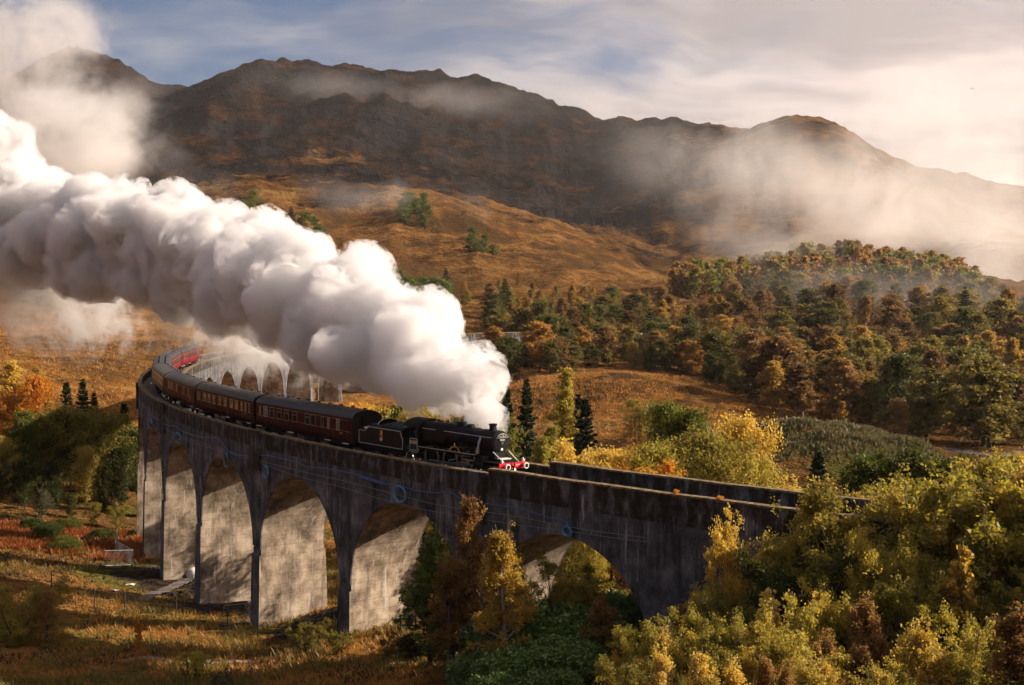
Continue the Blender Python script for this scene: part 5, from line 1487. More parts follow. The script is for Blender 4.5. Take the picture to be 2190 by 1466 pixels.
for px, d, lab in ((2065, 640, 'bent lone pine, lowest of three on the misty spur'), (2052, 655, 'small lone tree at the top of the misty spur'), (2092, 620, 'leaning lone tree on the misty spur beside the bent pine')):
    plant('far_pine', px, {2065: 588, 2052: 572, 2092: 602}[px], d, 'lone_tree', lab, 'lone trees on the spur', ws=0.7)

# ---- woods ----------------------------------------------------------
wl = {'far_birch': 'golden birch', 'far_rust': 'rust-brown birch', 'far_olive': 'olive-green tree', 'far_green': 'green tree', 'far_orange': 'orange tree', 'far_spruce': 'dark spruce', 'far_pine': 'dark pine'}
wn = {'far_birch': 'birch_tree', 'far_rust': 'birch_tree', 'far_olive': 'broadleaf_tree', 'far_green': 'broadleaf_tree', 'far_orange': 'rowan_tree', 'far_spruce': 'spruce_tree', 'far_pine': 'pine_tree'}
def wood(zone, seed, n, pxr, dfun, mixk, hr, mind, labz, accept=None, bands=None, wr=(1.05, 1.85)):
    r = random.Random(seed); got = []
    tries = 0
    while len(got) < n and tries < n * 60:
        tries += 1
        px = r.uniform(*pxr); d0, d1 = dfun(px)
        if d1 <= d0: continue
        d = d0 + (d1 - d0) * r.random()
        x = (px - 1095) / FPX * d
        if any((x - a) ** 2 + (d - b) ** 2 < mind ** 2 for a, b in got): continue
        if accept and not accept(px, d, x): continue
        got.append((x, d))
    ds = sorted(d for _, d in got); pxs = sorted(1095 + FPX * x / d for x, d in got)
    q3 = lambda arr, v: 0 if v < arr[len(arr) // 3] else (1 if v < arr[2 * len(arr) // 3] else 2)
    for x, d in got:
        kd = r.choices(list(mixk), list(mixk.values()))[0]
        H, var = PROTO[kd]
        i = r.randrange(len(var)); tr, cr = var[i]
        h = r.uniform(*hr) * (1.25 if kd == 'far_spruce' else 1.0)
        where = ''
        if bands: where = ', ' + bands[1][q3(ds, d)] + ' ' + bands[0][q3(pxs, 1095 + FPX * x / d)]
        stand(tr, cr, (x, d, gz(x, d) - 0.2), h / H, h / H * r.uniform(*wr), wn[kd], '%s %s%s' % (wl[kd], labz, where), 'tree', '%s %s%s' % (wl[kd], labz, where))
    return got
def rail_clear(px, d, x):
    # keep the railway beyond the viaduct free of trees
    e = Vector(cp(20.6 * BAY, RT, 0)); h = -heading(20.6 * BAY)
    q = Vector((x, d, 0)) - Vector((e.x, e.y, 0))
    u = q.x * h.x + q.y * h.y; v = -q.x * h.y + q.y * h.x
    if u > -25 and abs(v) < 7: return False
    th = math.atan2(d - CY, x - CX); rr = math.hypot(x - CX, d - CY)
    s = (THA - (th if th > 0 else th + 2 * math.pi)) * RT
    if -80 < s < 390 and abs(rr - RT) < 12: return False
    return True
BD = ('front rows', 'middle rows', 'back rows')
wood('a', 1, 84, (1045, 1500), lambda px: (348, 425) if px < 1250 else (366, 470), {'far_rust': 3, 'far_olive': 4, 'far_green': 3, 'far_birch': 3, 'far_orange': 1.6}, (6, 14.5), 4.4, 'below the railway line', rail_clear, (('beside the steam', 'above the yellow poplar', 'above the willow bushes'), BD))
wood('b', 2, 74, (1040, 1560), lambda px: (440, 570), {'far_rust': 4, 'far_olive': 4, 'far_green': 2.5, 'far_birch': 1.6, 'far_spruce': 0.5}, (7, 16), 6.0, 'above the railway line', rail_clear, (('over the viaduct end', 'under the open moor', 'under the misty knoll'), BD))
wood('c', 3, 190, (1470, 2300), lambda px: (np.interp(px, [1470, 1600, 1700, 1800, 1900, 2280], [345, 290, 262, 240, 238, 232]), 430), {'far_rust': 5.5, 'far_olive': 3.8, 'far_green': 1.2, 'far_birch': 2.8, 'far_orange': 0.5, 'far_spruce': 0.25}, (6.5, 18), 5.2, 'on the wooded slope', rail_clear, (('beside the orange field', 'above the heath mound', 'above the gravel track'), BD))
wood('d', 4, 170, (1540, 2320), lambda px: (430, 650), {'far_rust': 4, 'far_olive': 4, 'far_green': 1.2, 'far_birch': 0.8, 'far_spruce': 0.4}, (7, 18), 7.2, 'in the upper wood', rail_clear, (('under the misty knoll', 'under the rounded hill', 'towards the misty spur'), BD))
wood('e', 5, 46, (690, 960), lambda px: (610, 690), {'far_pine': 6, 'far_olive': 1.5, 'far_birch': 1.2, 'far_spruce': 1.5}, (7, 13), 6, 'in the pine belt above the steam', lambda px, d, x: abs(d - (615 + (960 - px) * 0.25)) < 34)
wood('f', 6, 40, (505, 690), lambda px: (780, 900), {'far_pine': 6, 'far_spruce': 3, 'far_birch': 0.6}, (9, 15), 8, 'in the conifer belt high on the moor', lambda px, d, x: abs(d - (800 + (690 - px) * 0.35)) < 36)
wood('g', 7, 14, (985, 1180), lambda px: (560, 700), {'far_birch': 3, 'far_olive': 2}, (5, 9), 14, 'scattered on the open moor above the viaduct end')
wood('h', 8, 12, (860, 910), lambda px: (880, 930), {'far_pine': 1}, (10, 16), 9, 'in the small pine clump on the moor')
wood('i', 9, 6, (1005, 1060), lambda px: (780, 820), {'far_pine': 1}, (7, 11), 8, 'in the little clump below the moor path')
def mass(name, seed, n, pxr, dfun, kinds, hr, label, step=4, grow=1.8, accept=None):
    """a far wood that reads as one mass"""
    r = random.Random(seed); Vs = []; mats = []; RN = []; MI = []
    cache = {}
    for kd in kinds:
        for tr, cr in PROTO[kd][1]:
            v = np.empty(len(cr.vertices) * 3, np.float32); cr.vertices.foreach_get('co', v)
            rn = np.empty(len(cr.polygons), np.float32); cr.attributes['rnd'].data.foreach_get('value', rn)
            v = v.reshape(-1, 4, 3)
            v = v[::step].copy(); c = v.mean(1, keepdims=True); v = c + (v - c) * grow
            cache.setdefault(kd, []).append((v, rn[::step], PROTO[kd][0], cr.materials[0]))
    ml = []
    for i in range(n):
        kd = r.choices(list(kinds), list(kinds.values()))[0]
        v, rn, H, mt = r.choice(cache[kd])
        px = r.uniform(*pxr); d0, d1 = dfun(px); d = r.uniform(d0, d1)
        x = (px - 1095) / FPX * d; h = r.uniform(*hr) / H; a = r.uniform(0, 6.28)
        if accept and not accept(px, d, x): continue
        c, s = math.cos(a), math.sin(a)
        q = v.reshape(-1, 3) * np.array([h * 1.25, h * 1.25, h])
        q = np.stack([q[:, 0] * c - q[:, 1] * s + x, q[:, 0] * s + q[:, 1] * c + d, q[:, 2] + gz(x, d)], -1)
        Vs.append(q); RN.append(np.clip(rn * 0.5 + 0.5 * r.random(), 0, 1))
        if mt not in ml: ml.append(mt)
        MI.append(np.full(len(rn), ml.index(mt), np.int32))
    V = np.concatenate(Vs); nq = len(V) // 4
    me = mesh_np(name, V, np.arange(nq * 4).reshape(nq, 4))
    for m_ in ml: me.materials.append(m_)
    me.polygons.foreach_set('material_index', np.concatenate(MI))
    at = me.attributes.new('rnd', 'FLOAT', 'FACE'); at.data.foreach_set('value', np.concatenate(RN).astype(np.float32))
    o = ob(name, me, label=label, category='wood'); o['kind'] = 'stuff'
    return o
mass('woodland', 10, 300, (1440, 2090), lambda px: (655, 655 + max(20, 235 * (1 - abs(px - 1730) / 420))), {'far_rust': 5, 'far_olive': 2, 'far_pine': 1.5}, (11, 18), 'dark birch woodland covering the misty knoll below the rounded hill', 11, 2.6)

mass('undergrowth', 12, 420, (1060, 2300), lambda px: (np.interp(px, [1060, 1470, 1600, 1700, 1800, 1900, 2280], [365, 372, 305, 278, 255, 250, 245]), 640), {'far_rust': 3, 'far_olive': 4, 'far_birch': 1}, (3.5, 7.5), 'brown and olive scrub filling the gaps between the woodland trees', 22, 3.4, rail_clear)
# ---- ground cover ---------------------------------------------------
def tufts(name, seed, n, pxr, dr, blades, hr, wid, leaf, label, accept=None, spread=0.22, cat='grass', power=1.0):
    r = np.random.default_rng(seed)
    px = r.uniform(*pxr, n); d = dr[0] + (dr[1] - dr[0]) * r.random(n) ** power
    x = (px - 1095) / FPX * d
    if accept is not None:
        k = accept(px, d, x, r); px, d, x = px[k], d[k], x[k]; n = len(x)
    z = terrain(x, d)
    hh = r.uniform(*hr, n)
    B = np.repeat(np.stack([x, d, z], -1), blades, 0); H_ = np.repeat(hh, blades) * r.uniform(0.6, 1.15, n * blades)
    az = r.uniform(0, 2 * np.pi, n * blades); sp = spread * H_ * np.sqrt(r.random(n * blades)) * 2
    B[:, 0] += np.cos(az) * sp; B[:, 1] += np.sin(az) * sp; B[:, 2] -= 0.03
    ln = H_ * r.uniform(0.15, 0.75, n * blades)
    tip = B + np.stack([np.cos(az) * ln, np.sin(az) * ln, H_], -1)
    a2 = r.uniform(0, np.pi, n * blades); sd = np.stack([np.cos(a2), np.sin(a2), 0 * a2], -1) * (wid * (0.6 + r.random(n * blades)))[:, None]
    mid = B * 0.45 + tip * 0.55 + np.array([0, 0, 1]) * (0.12 * H_)[:, None]
    V = np.stack([B - sd * 0.5, B + sd * 0.5, mid + sd * 0.4, tip], 1).reshape(-1, 3)
    m = n * blades
    me = mesh_np(name, V, np.arange(m * 4).reshape(m, 4), LEAF[leaf])
    at = me.attributes.new('rnd', 'FLOAT', 'FACE')
    at.data.foreach_set('value', np.clip(0.4 * r.random(m) + 0.6 * np.repeat(r.random(n), blades), 0, 1).astype(np.float32))
    o = ob(name, me, label=label, category=cat); o['kind'] = 'stuff'
    return o
def not_bare(px, d, x, r):
    m = np.zeros(len(x))
    for q, sx, sy, ro in (((330, 146), 9, 9, 0.3), ((395, 140), 7, 8, 0.0), ((480, 127), 8, 5, 0.2), ((640, 110), 6, 3.5, 0.3), ((700, 112), 5, 4, 0)):
        c = on_ground(*q); m = np.maximum(m, gauss(x, d, c[0], c[1], sx, sy, 1.0, ro))
    return (m < 0.42 + 0.2 * vnoise(x / 2, d / 2, seed=3)) & ~((np.abs(d - np.interp(px, [230, 330, 460, 560, 660, 760], [98, 100, 97, 99, 101, 104])) < 0.7) & (px > 230) & (px < 760))
def patchy(sc, th, seed):
    def f(px, d, x, r):
        return not_bare(px, d, x, r) & (vnoise(x / sc, d / (sc * 0.8), seed=seed) + 0.35 * vnoise(x * 3 / sc, d * 3 / sc, seed=seed + 1) > th)
    return f
tufts('moor_grass', 1, 22000, (-120, 1330), (80, 185), 5, (0.25, 0.6), 0.045, 'straw', 'straw-orange tussock grass covering the near ground', patchy(5, -0.45, 11), power=1.5)
tufts('rush_clumps', 2, 15000, (-120, 1330), (82, 160), 6, (0.4, 0.9), 0.055, 'rush', 'green-brown rushes growing in clumps through the tussock grass', patchy(4, 0.08, 21), power=1.4)
tufts('heather', 3, 12000, (-120, 1330), (80, 160), 6, (0.2, 0.5), 0.09, 'heather', 'dark heather growing in patches among the tussock grass', patchy(3.2, 0.28, 31), spread=0.5, power=1.4)
def inpx(x0, x1, d0, d1, sc=3, th=-0.3, seed=5):
    return lambda px, d, x, r: (px > x0 + 14 * vnoise(d / 2, d * 0, seed=seed)) & (px < x1) & (d > d0) & (d < d1) & (vnoise(x / sc, d / sc, seed=seed) > th)
tufts('bracken', 4, 4200, (-60, 300), (152, 176), 7, (0.5, 1.0), 0.18, 'brackenred', 'rust-red bracken bank in front of the dark grove', inpx(-60, 300, 152, 175), spread=0.5)
tufts('meadow_grass', 5, 15000, (1000, 1760), (215, 345), 4, (0.35, 0.8), 0.13, 'straw', 'orange grass of the field beyond the viaduct', patchy(9, -0.2, 41), spread=0.5)
tufts('hill_grass', 6, 18000, (-150, 1000), (215, 430), 4, (0.35, 0.9), 0.15, 'straw', 'orange grass of the moor slope behind the viaduct', patchy(9, -0.15, 51), spread=0.5, power=1.3)
tufts('mound_heath', 7, 7000, (1580, 1990), (192, 236), 7, (0.3, 0.75), 0.34, 'gorse', 'grey-green heath covering the low mound beyond the field', lambda px, d, x, r: gauss(x, d, 52, 212, 22, 12, 1, 0.1) + 0.45 * vnoise(x / 4, d / 4, seed=6) > 0.38, spread=1.1)
# ------------------------------------------------------------------ small things
def face_pt(px, py, off=0.12):
    """the point of the viaduct's outer face that shows at a pixel"""
    r = ray(px, py); ox, oy = -CX, -CY; R_ = RO + off
    a = r.x ** 2 + r.y ** 2; b = 2 * (ox * r.x + oy * r.y); c = ox * ox + oy * oy - R_ * R_
    t = (-b - math.sqrt(max(0, b * b - 4 * a * c))) / (2 * a)
    return Vector((0, 0, CAMZ)) + r * t
def ground_at(px, py, d0=60.0, d1=330.0):
    """where the ground shows at a pixel"""
    d = np.arange(d0, d1, 0.25); x = (px - 1095.0) / FPX * d
    z = terrain(x, d); rr = ray(px, py)
    zr_ = CAMZ + rr.z / rr.y * d
    i = np.where(zr_ <= z)[0]
    j = i[0] if len(i) else len(d) - 1
    return Vector((x[j], d[j], z[j]))
def poly_smooth(pts, k=4):
    P = [Vector(p) for p in pts]; out = []
    for i in range(len(P) - 1):
        p0, p1, p2, p3 = P[max(0, i - 1)], P[i], P[i + 1], P[min(len(P) - 1, i + 2)]
        for j in range(k):
            t = j / k
            out.append(0.5 * ((2 * p1) + (p2 - p0) * t + (2 * p0 - 5 * p1 + 4 * p2 - p3) * t * t + (3 * p1 - p0 - 3 * p2 + p3) * t ** 3))
    return out + [P[-1]]
MAT['bluehose'] = simple('blue_hose', (0.045, 0.10, 0.26), 0.45, var=0.25, scale=2)
MAT['bluerope'] = simple('blue_rope', (0.07, 0.24, 0.42), 0.6, var=0.25, scale=6)
MAT['greycable'] = simple('grey_cable', (0.20, 0.20, 0.22), 0.6)
Z1 = lambda x, y: (280 + x / 3.962, 720 + y / 3.962)
Z2 = lambda x, y: (740 + x / 3.962, 820 + y / 3.962)
hose1 = [Z1(*p) for p in ((120, 590), (160, 650), (230, 705), (300, 750), (380, 760), (430, 800), (500, 825), (600, 855), (700, 855), (760, 880), (820, 965), (900, 1005), (1010, 1010), (1160, 1010), (1300, 1040), (1400, 1065), (1500, 1105), (1620, 1115), (1750, 1135), (1900, 1165), (2000, 1195), (2150, 1243))]
hose2 = [Z2(*p) for p in ((0, 755), (100, 790), (300, 850), (430, 865), (600, 910), (750, 930), (880, 925), (930, 950), (985, 995), (1040, 1015), (1110, 1010), (1250, 1030), (1450, 1065), (1600, 1100), (1750, 1150), (1830, 1160), (1875, 1195), (1883, 1225))]
mb = MB(); mb.tube(poly_smooth([face_pt(*p, 0.16) for p in hose1 + hose2[1:]]), 0.045, 6)
tag(mb.build('blue_hose', MAT['bluehose']), 'long dark blue hose slung along the outside of the viaduct wall', 'hose')
def thin_cable(pts, r, lab):
    mb = MB(); mb.tube(poly_smooth([face_pt(*p, 0.14) for p in pts]), r, 5)
    tag(mb.build('wire_cable', MAT['greycable']), lab, 'cable', 'cables strung along the viaduct wall')
thin_cable([(338, 907), (391, 934), (482, 963), (547, 983), (640, 1008), (740, 1030), (840, 1056), (935, 1080), (1030, 1094), (1120, 1108), (1210, 1126), (1300, 1140), (1380, 1150)], 0.022, 'upper thin grey cable strung along the wall below the blue hose')
thin_cable([(342, 912), (400, 942), (482, 968), (552, 990), (640, 1020), (740, 1045), (850, 1078), (960, 1100), (1100, 1122), (1210, 1136), (1300, 1149), (1390, 1160)], 0.020, 'lower thin grey cable strung along the wall below the blue hose')
def coil(px, py, rx, ry, turns, lab, seed):
    r = random.Random(seed); c = face_pt(px, py, 0.3); k = c.y / FPX
    th = math.atan2(c.y - CY, c.x - CX); u = Vector((-math.sin(th), math.cos(th), 0)); fs = max(0.25, abs(u.x - u.y * c.x / c.y))
    mb = MB()
    for t in range(turns):
        e = 1 + r.uniform(-0.09, 0.09); ox, oz = r.uniform(-.06, .06), r.uniform(-.08, .08)
        pts = []
        for i in range(25):
            a = 2 * math.pi * i / 24
            pts.append(c + u * (rx * k / fs * e * math.cos(a) + ox) + Vector((0, 0, ry * k * e * math.sin(a) + oz)) + Vector((math.cos(th), math.sin(th), 0)) * (0.03 * (t % 3)))
        mb.tube(pts, 0.035, 6, False)
    top = c + Vector((0, 0, ry * k))
    mb.tube([top, top + Vector((0, 0, 0.35)) - Vector((math.cos(th), math.sin(th), 0)) * 0.14], 0.02, 5)
    tag(mb.build('rope_coil', MAT['bluerope']), lab, 'rope coil', 'blue rope coils on the viaduct wall')
coil(855, 1057, 12.5, 17, 5, 'largest blue rope coil, hanging over the crown of the big arch', 1)
coil(1212, 1136, 8.5, 10, 7, 'tight bundled blue rope coil over the nearest arch', 2)
coil(568, 1009, 5.5, 13, 4, 'slim blue rope coil on the pier beside the third arch', 3)
coil(484, 985, 4.5, 15, 3, 'long drooping blue rope loop over the crown of an arch', 4)
coil(381, 938, 7, 11, 5, 'blue rope coil over the narrow arch near the bend', 5)
coil(322, 907, 7, 9, 4, 'faint blue rope coil close to the end of the visible wall', 6)
coil(304, 872, 4, 5, 4, 'smallest blue rope coil, at the outermost corner of the bend', 7)
# sprigs of rowan growing on the near parapet
for px, py, s, lab in ((1447, 1064, 0.45, 'small orange seedling on the near parapet top, closer to the locomotive'), (1540, 1080, 0.5, 'small orange seedling on the near parapet top, further from the locomotive')):
    p = face_pt(px, py, -0.2); tr, cr = PROTO['sprig'][1][0]
    stand(tr, cr, p - Vector((0, 0, 0.05)), s, s * 0.8, 'rowan_seedling', lab, 'seedling', 'seedlings on the parapet', 'orange')

MAT['wood'] = simple('weathered_wood', (0.14, 0.115, 0.095), 0.9, var=0.5, scale=5, bump=0.4)
MAT['darkwood'] = simple('dark_wood', (0.045, 0.036, 0.03), 0.9, var=0.5, scale=5, bump=0.4)
MAT['galv'] = simple('galvanised_steel', (0.22, 0.22, 0.22), 0.45, metal=0.6, var=0.3)
MAT['plank'] = simple('grey_planks', (0.13, 0.105, 0.09), 0.85, var=0.45, scale=2.5, bump=0.3)
MAT['mixer'] = simple('orange_red_paint', (0.55, 0.075, 0.035), 0.5, var=0.3)
MAT['yellow'] = simple('yellow_plastic', (0.72, 0.44, 0.02), 0.4)
MAT['sack'] = simple('white_sack', (0.62, 0.60, 0.57), 0.8, var=0.25, bump=0.5)
MAT['rubber'] = simple('rubber', (0.02, 0.02, 0.02), 0.7)
# thin fence posts with wire, in front of the piers
posts = [(105, 1262, 44), (197, 1302, 44), (262, 1310, 46), (373, 1320, 48), (483, 1345, 48), (548, 1364, 46), (745, 1356, 36)]
pts = []
for i, (px, py, h) in enumerate(posts):
    g = ground_at(px, py); hh = max(1.2, min(2.0, h * g.y / FPX)); pts.append((g, hh))
    mb = MB(); mb.tube([g + Vector((0, 0, -0.3)), g + Vector((0.03, 0, hh))], [0.07, 0.06], 7)
    tag(mb.build('fence_post', MAT['darkwood']), ['thin dark fence post nearest the rounded willow bush', 'thin dark fence post second along from the rounded willow bush', 'thin dark fence post in front of the muddy ground', 'thin dark fence post in front of the narrow pier with the cement mixer', 'thin dark fence post before the leaning mesh panels', 'thin dark fence post at the foot of the pier beside the mesh panels', 'thin dark fence post standing alone before the big arch pier'][i], 'post', 'thin fence posts before the piers')
for f in (0.55, 0.92):
    mb = MB()
    for (a, ha), (b, hb) in zip(pts[:-1], pts[1:]):
        mb.tube([a + Vector((0, 0, ha * f)), (a + b) / 2 + Vector((0, 0, (ha + hb) / 2 * f - 0.05)), b + Vector((0, 0, hb * f))], 0.007, 3)
    tag(mb.build('fence_wire', MAT['greycable']), '%s strand of wire along the thin fence posts' % ('lower' if f < 0.7 else 'upper'), 'wire')
# close row of wooden posts at the bottom
row = [(958, 1300, 79.5, 0.06), (965, 1402, 79.0, 0.10), (973, 1405, 78.0, 0.09), (980, 1400, 77.0, 0.10), (989, 1396, 76.0, 0.12)]
lb = ['tall thin pole rising behind the wooden posts at the bottom', 'wooden fence post, hindmost of the short row at the bottom', 'wooden fence post, second from the back of the short row', 'wooden fence post, third from the back of the short row', 'thickest wooden fence post, front of the short row at the bottom']
for (px, yt, d, r_), lab in zip(row, lb):
    x, y, z = on_ground(px, d); top = pr(px, yt, d).z
    mb = MB(); mb.tube([(x, y, z - 0.3), (x + 0.02, y, top)], [r_, r_ * 0.92], 8)
    tag(mb.build('wooden_post', MAT['wood']), lab, 'post', 'wooden posts at the bottom')
x, y, z = on_ground(989, 76); zt_ = pr(989, 1396, 76).z
for i, f in enumerate((0.35, 0.62, 0.88)):
    a = Vector((x, y, z + (zt_ - z) * f)); e = on_ground(1130, 68); b = Vector((e[0], e[1], e[2] + 1.4 * f))
    mb = MB(); mb.tube([a, (a + b) / 2 - Vector((0, 0, 0.12)), b], 0.009, 4)
    tag(mb.build('fence_wire', MAT['greycable']), '%s strand of fence wire running from the wooden posts to the rhododendrons' % ('lowest', 'middle', 'top')[i], 'wire')
mb = MB(); a = Vector((x, y, z + 1.3)); b = Vector((x + 0.9, y - 0.4, z + 0.0)); mb.tube([a, b], 0.06, 7)
tag(mb.build('fence_strut', MAT['wood']), 'sloping wooden strut bracing the thickest wooden post', 'strut')
# stile
g = ground_at(872, 1352); T = thing('wooden_stile', 'dark wooden stile with two rails beside the big pier', 'stile', g, -0.12)
for dx in (-0.62, 0.62):
    mb = MB(); mb.box((dx, 0, 0.6), (0.14, 0.14, 1.5)); mb.build('stile_post', MAT['darkwood'], T)
for zz in (0.45, 0.95):
    mb = MB(); mb.box((0, 0.09, zz), (1.5, 0.06, 0.14)); mb.build('stile_rail', MAT['darkwood'], T)
mb = MB(); mb.box((0, -0.3, 0.4), (0.9, 0.5, 0.05)); mb.build('stile_step', MAT['darkwood'], T)
# wire mesh panels
def mesh_panel(a, b, h, lab, tilt=0.0):
    a = Vector(a); b = Vector(b); L = (b - a).xy.length; an = math.atan2(b.y - a.y, b.x - a.x)
    T = thing('mesh_fence_panel', lab, 'fence panel', a, an, 'wire mesh fence panels')
    T.rotation_euler = (tilt, -math.atan2(b.z - a.z, L), an)
    mb = MB(); mb.tube([(0, 0, 0.1), (0, 0, h), (L, 0, h), (L, 0, 0.1), (0, 0, 0.1)], 0.035, 6); mb.build('frame', MAT['galv'], T)
    mb = MB()
    for i in range(1, int(L / 0.22)): mb.tube([(i * 0.22, 0, 0.1), (i * 0.22, 0, h)], 0.006, 3, False)
    for i in range(1, 7): mb.tube([(0, 0, h * i / 7), (L, 0, h * i / 7)], 0.006, 3, False)
    mb.build('wire_mesh', MAT['galv'], T)
    for xx in (0, L):
        mb = MB(); mb.box((xx, 0, 0.06), (0.22, 0.65, 0.14)); mb.build('foot_block', MAT['rubber'], T)
mesh_panel(ground_at(216, 1213), ground_at(279, 1210), 1.9, 'wire mesh fence panel facing the viewer on the grass')
mesh_panel(ground_at(243, 1188), ground_at(280, 1209), 1.9, 'wire mesh fence panel receding behind the one facing the viewer')
mesh_panel(ground_at(243, 1193), ground_at(248, 1160), 1.9, 'wire mesh fence panel seen edge-on in the grass')
mesh_panel(ground_at(472, 1340), ground_at(518, 1334), 1.9, 'leaning wire mesh panel before the pier, nearer the mud')
mesh_panel(ground_at(518, 1334), ground_at(541, 1322), 1.9, 'wire mesh panel running up to the pier edge', 0.1)
mesh_panel(ground_at(492, 1348), ground_at(540, 1338), 1.2, 'fallen wire mesh panel lying at the pier foot', -0.9)
# boardwalk of planks across the mud
bw = thing('plank_boardwalk', 'boardwalk of grey planks laid over the mud to the pier', 'boardwalk', ground_at(300, 1283))
bi = Matrix.Translation(-bw.location)
line = [ground_at(*p) for p in ((296, 1288), (318, 1278), (345, 1268), (372, 1255), (395, 1243), (418, 1228))]
n = 0
for a, b in zip(line[:-1], line[1:]):
    L = (b - a).length; m_ = max(3, int(L / 0.42)); d = (b - a).normalized(); an = math.atan2(d.y, d.x)
    for i in range(m_):
        c = a.lerp(b, (i + 0.5) / m_); n += 1
        zz = max(gz(c.x, c.y), gz(c.x + 0.5, c.y), gz(c.x - 0.5, c.y)) + 0.13
        mb = MB(); mb.box((c.x, c.y, zz + 0.012 * math.sin(n * 2.7)), (0.36, 1.5 + 0.15 * math.sin(n * 1.9), 0.05), an + 0.05 * math.sin(n * 3.3))
        me = mb.mesh('plank', MAT['plank']); me.transform(bi); ob('plank', me, bw)
# cement mixer
g = ground_at(382, 1238); g.z += 0.05
T = thing('cement_mixer', 'orange cement mixer standing at the foot of the pier', 'cement mixer', g, 0.2)
T.scale = (1.35, 1.35, 1.35)
mb = MB(); secs = []
ax = Vector((-0.75, -0.1, 0.62)).normalized(); u = ax.cross(Vector((0, 1, 0))).normalized(); v = ax.cross(u)
c0 = Vector((0, 0, 0.95))
for t_, r_ in ((-0.38, 0.16), (-0.36, 0.30), (-0.05, 0.42), (0.12, 0.42), (0.42, 0.24), (0.46, 0.24), (0.45, 0.2), (0.1, 0.3)):
    secs.append([c0 + ax * t_ + (u * math.cos(2 * math.pi * j / 20) + v * math.sin(2 * math.pi * j / 20)) * r_ for j in range(20)])
mb.loft(secs); ob('drum', smooth_by_angle(mb.mesh('drum', MAT['mixer']), 40), T)
mb = MB(); mb.tube([(-0.45, -0.35, 0.05), (-0.05, -0.38, 0.8), (0.4, -0.35, 0.05)], 0.03, 6); mb.tube([(-0.45, 0.35, 0.05), (-0.05, 0.38, 0.8), (0.4, 0.35, 0.05)], 0.03, 6); mb.tube([(-0.45, -0.35, 0.05), (-0.45, 0.35, 0.05)], 0.03, 6); mb.build('frame', MAT['yellow'], T)
mb = MB(); mb.box((0.3, 0, 0.62), (0.3, 0.3, 0.4)); mb.build('motor_box', MAT['mixer'], T)
for sd in (-1, 1):
    mb = MB(); mb.cyl((0.42, sd * 0.40, 0.18), (0.42, sd * 0.46, 0.18), 0.18, 14); mb.build('wheel', MAT['rubber'], T)
# sack, buckets, pallet, scraps
g = ground_at(404, 1240)
V, F = ico(3); W_ = V.copy(); W_[:, 2] = np.sign(W_[:, 2]) * np.abs(W_[:, 2]) ** 0.6; W_ *= np.array([0.75, 0.6, 0.75]); W_ *= (1 + 0.13 * vnoise(V[:, 0] * 3, V[:, 1] * 3, V[:, 2] * 3, seed=4))[:, None]; W_[:, 0] += 0.25 * W_[:, 2]
tag(ob('builders_sack', mesh_np('builders_sack', W_, F, MAT['sack'], True), loc=g + Vector((0, 0.4, 0.62))), 'crumpled white bulk sack beside the cement mixer', 'sack')
def bucket(g, s, mat, lab):
    T = thing('bucket', lab, 'bucket', g, 0.4); T.scale = (s, s, s)
    mb = MB(); n_ = 18; secs = [[(r_ * math.cos(2 * math.pi * j / n_), r_ * math.sin(2 * math.pi * j / n_), z_) for j in range(n_)] for z_, r_ in ((0, 0.26), (0.6, 0.33), (0.62, 0.36), (0.62, 0.32), (0.06, 0.25))]
    mb.loft(secs); mb.build('tub', MAT[mat], T)
    mb = MB(); mb.tube([(0.34 * math.cos(a), 0.04, 0.6 + 0.3 * math.sin(a)) for a in np.linspace(0, math.pi, 9)], 0.015, 5); mb.build('handle', MAT['galv'], T)
bucket(ground_at(415, 1238), 1.25, 'yellow', 'yellow tub at the pier edge beside the white sack')
bucket(ground_at(408, 1236), 0.9, 'bufferred', 'small red tub in front of the white sack')
bucket(ground_at(396, 1238), 0.8, 'rubber', 'small black tub between the cement mixer and the sack')
g = ground_at(320, 1216); T = thing('wooden_pallet', 'pale wooden pallet lying on the grass before the piers', 'pallet', g + Vector((0, 0, 0.05)), 0.3)
for i in range(5):
    mb = MB(); mb.box((0, -0.5 + 0.25 * i, 0.15), (1.3, 0.14, 0.04)); mb.build('slat', MAT['plank'], T)
for i in range(3):
    mb = MB(); mb.box((-0.55 + 0.55 * i, 0, 0.06), (0.12, 1.15, 0.12)); mb.build('bearer', MAT['wood'], T)
for i, (px, py, s, lab) in enumerate(((274, 1252, 0.5, 'larger scrap of white sheeting lying on the mud'), (243, 1264, 0.4, 'smaller scrap of white sheeting at the edge of the mud'), (290, 1280, 0.6, 'flattened grey board lying at the near end of the boardwalk'))):
    g = ground_at(px, py); n_ = 9
    gx, gy = np.meshgrid(np.linspace(-1, 1, n_), np.linspace(-0.5, 0.5, n_), indexing='ij')
    h = 0.10 + 0.07 * vnoise(gx * 2.5 + i * 7, gy * 2.5, seed=8); sx = 1 + 0.3 * vnoise(gy * 3, gx * 3, seed=i)
    V = np.stack([gx * sx * s, gy * s * 1.3, h], -1).reshape(-1, 3); V = np.concatenate([V, V - np.array([0, 0, 0.02])])
    I = np.arange(n_ * n_).reshape(n_, n_); Fq = np.stack([I[:-1, :-1], I[1:, :-1], I[1:, 1:], I[:-1, 1:]], -1).reshape(-1, 4)
    Fq = np.concatenate([Fq, Fq[:, ::-1] + n_ * n_])
    tag(ob('sheeting_scrap' if i < 2 else 'loose_board', mesh_np('scrap', V, Fq, MAT['sack' if i < 2 else 'plank']), loc=g), lab, 'scrap' if i < 2 else 'board')
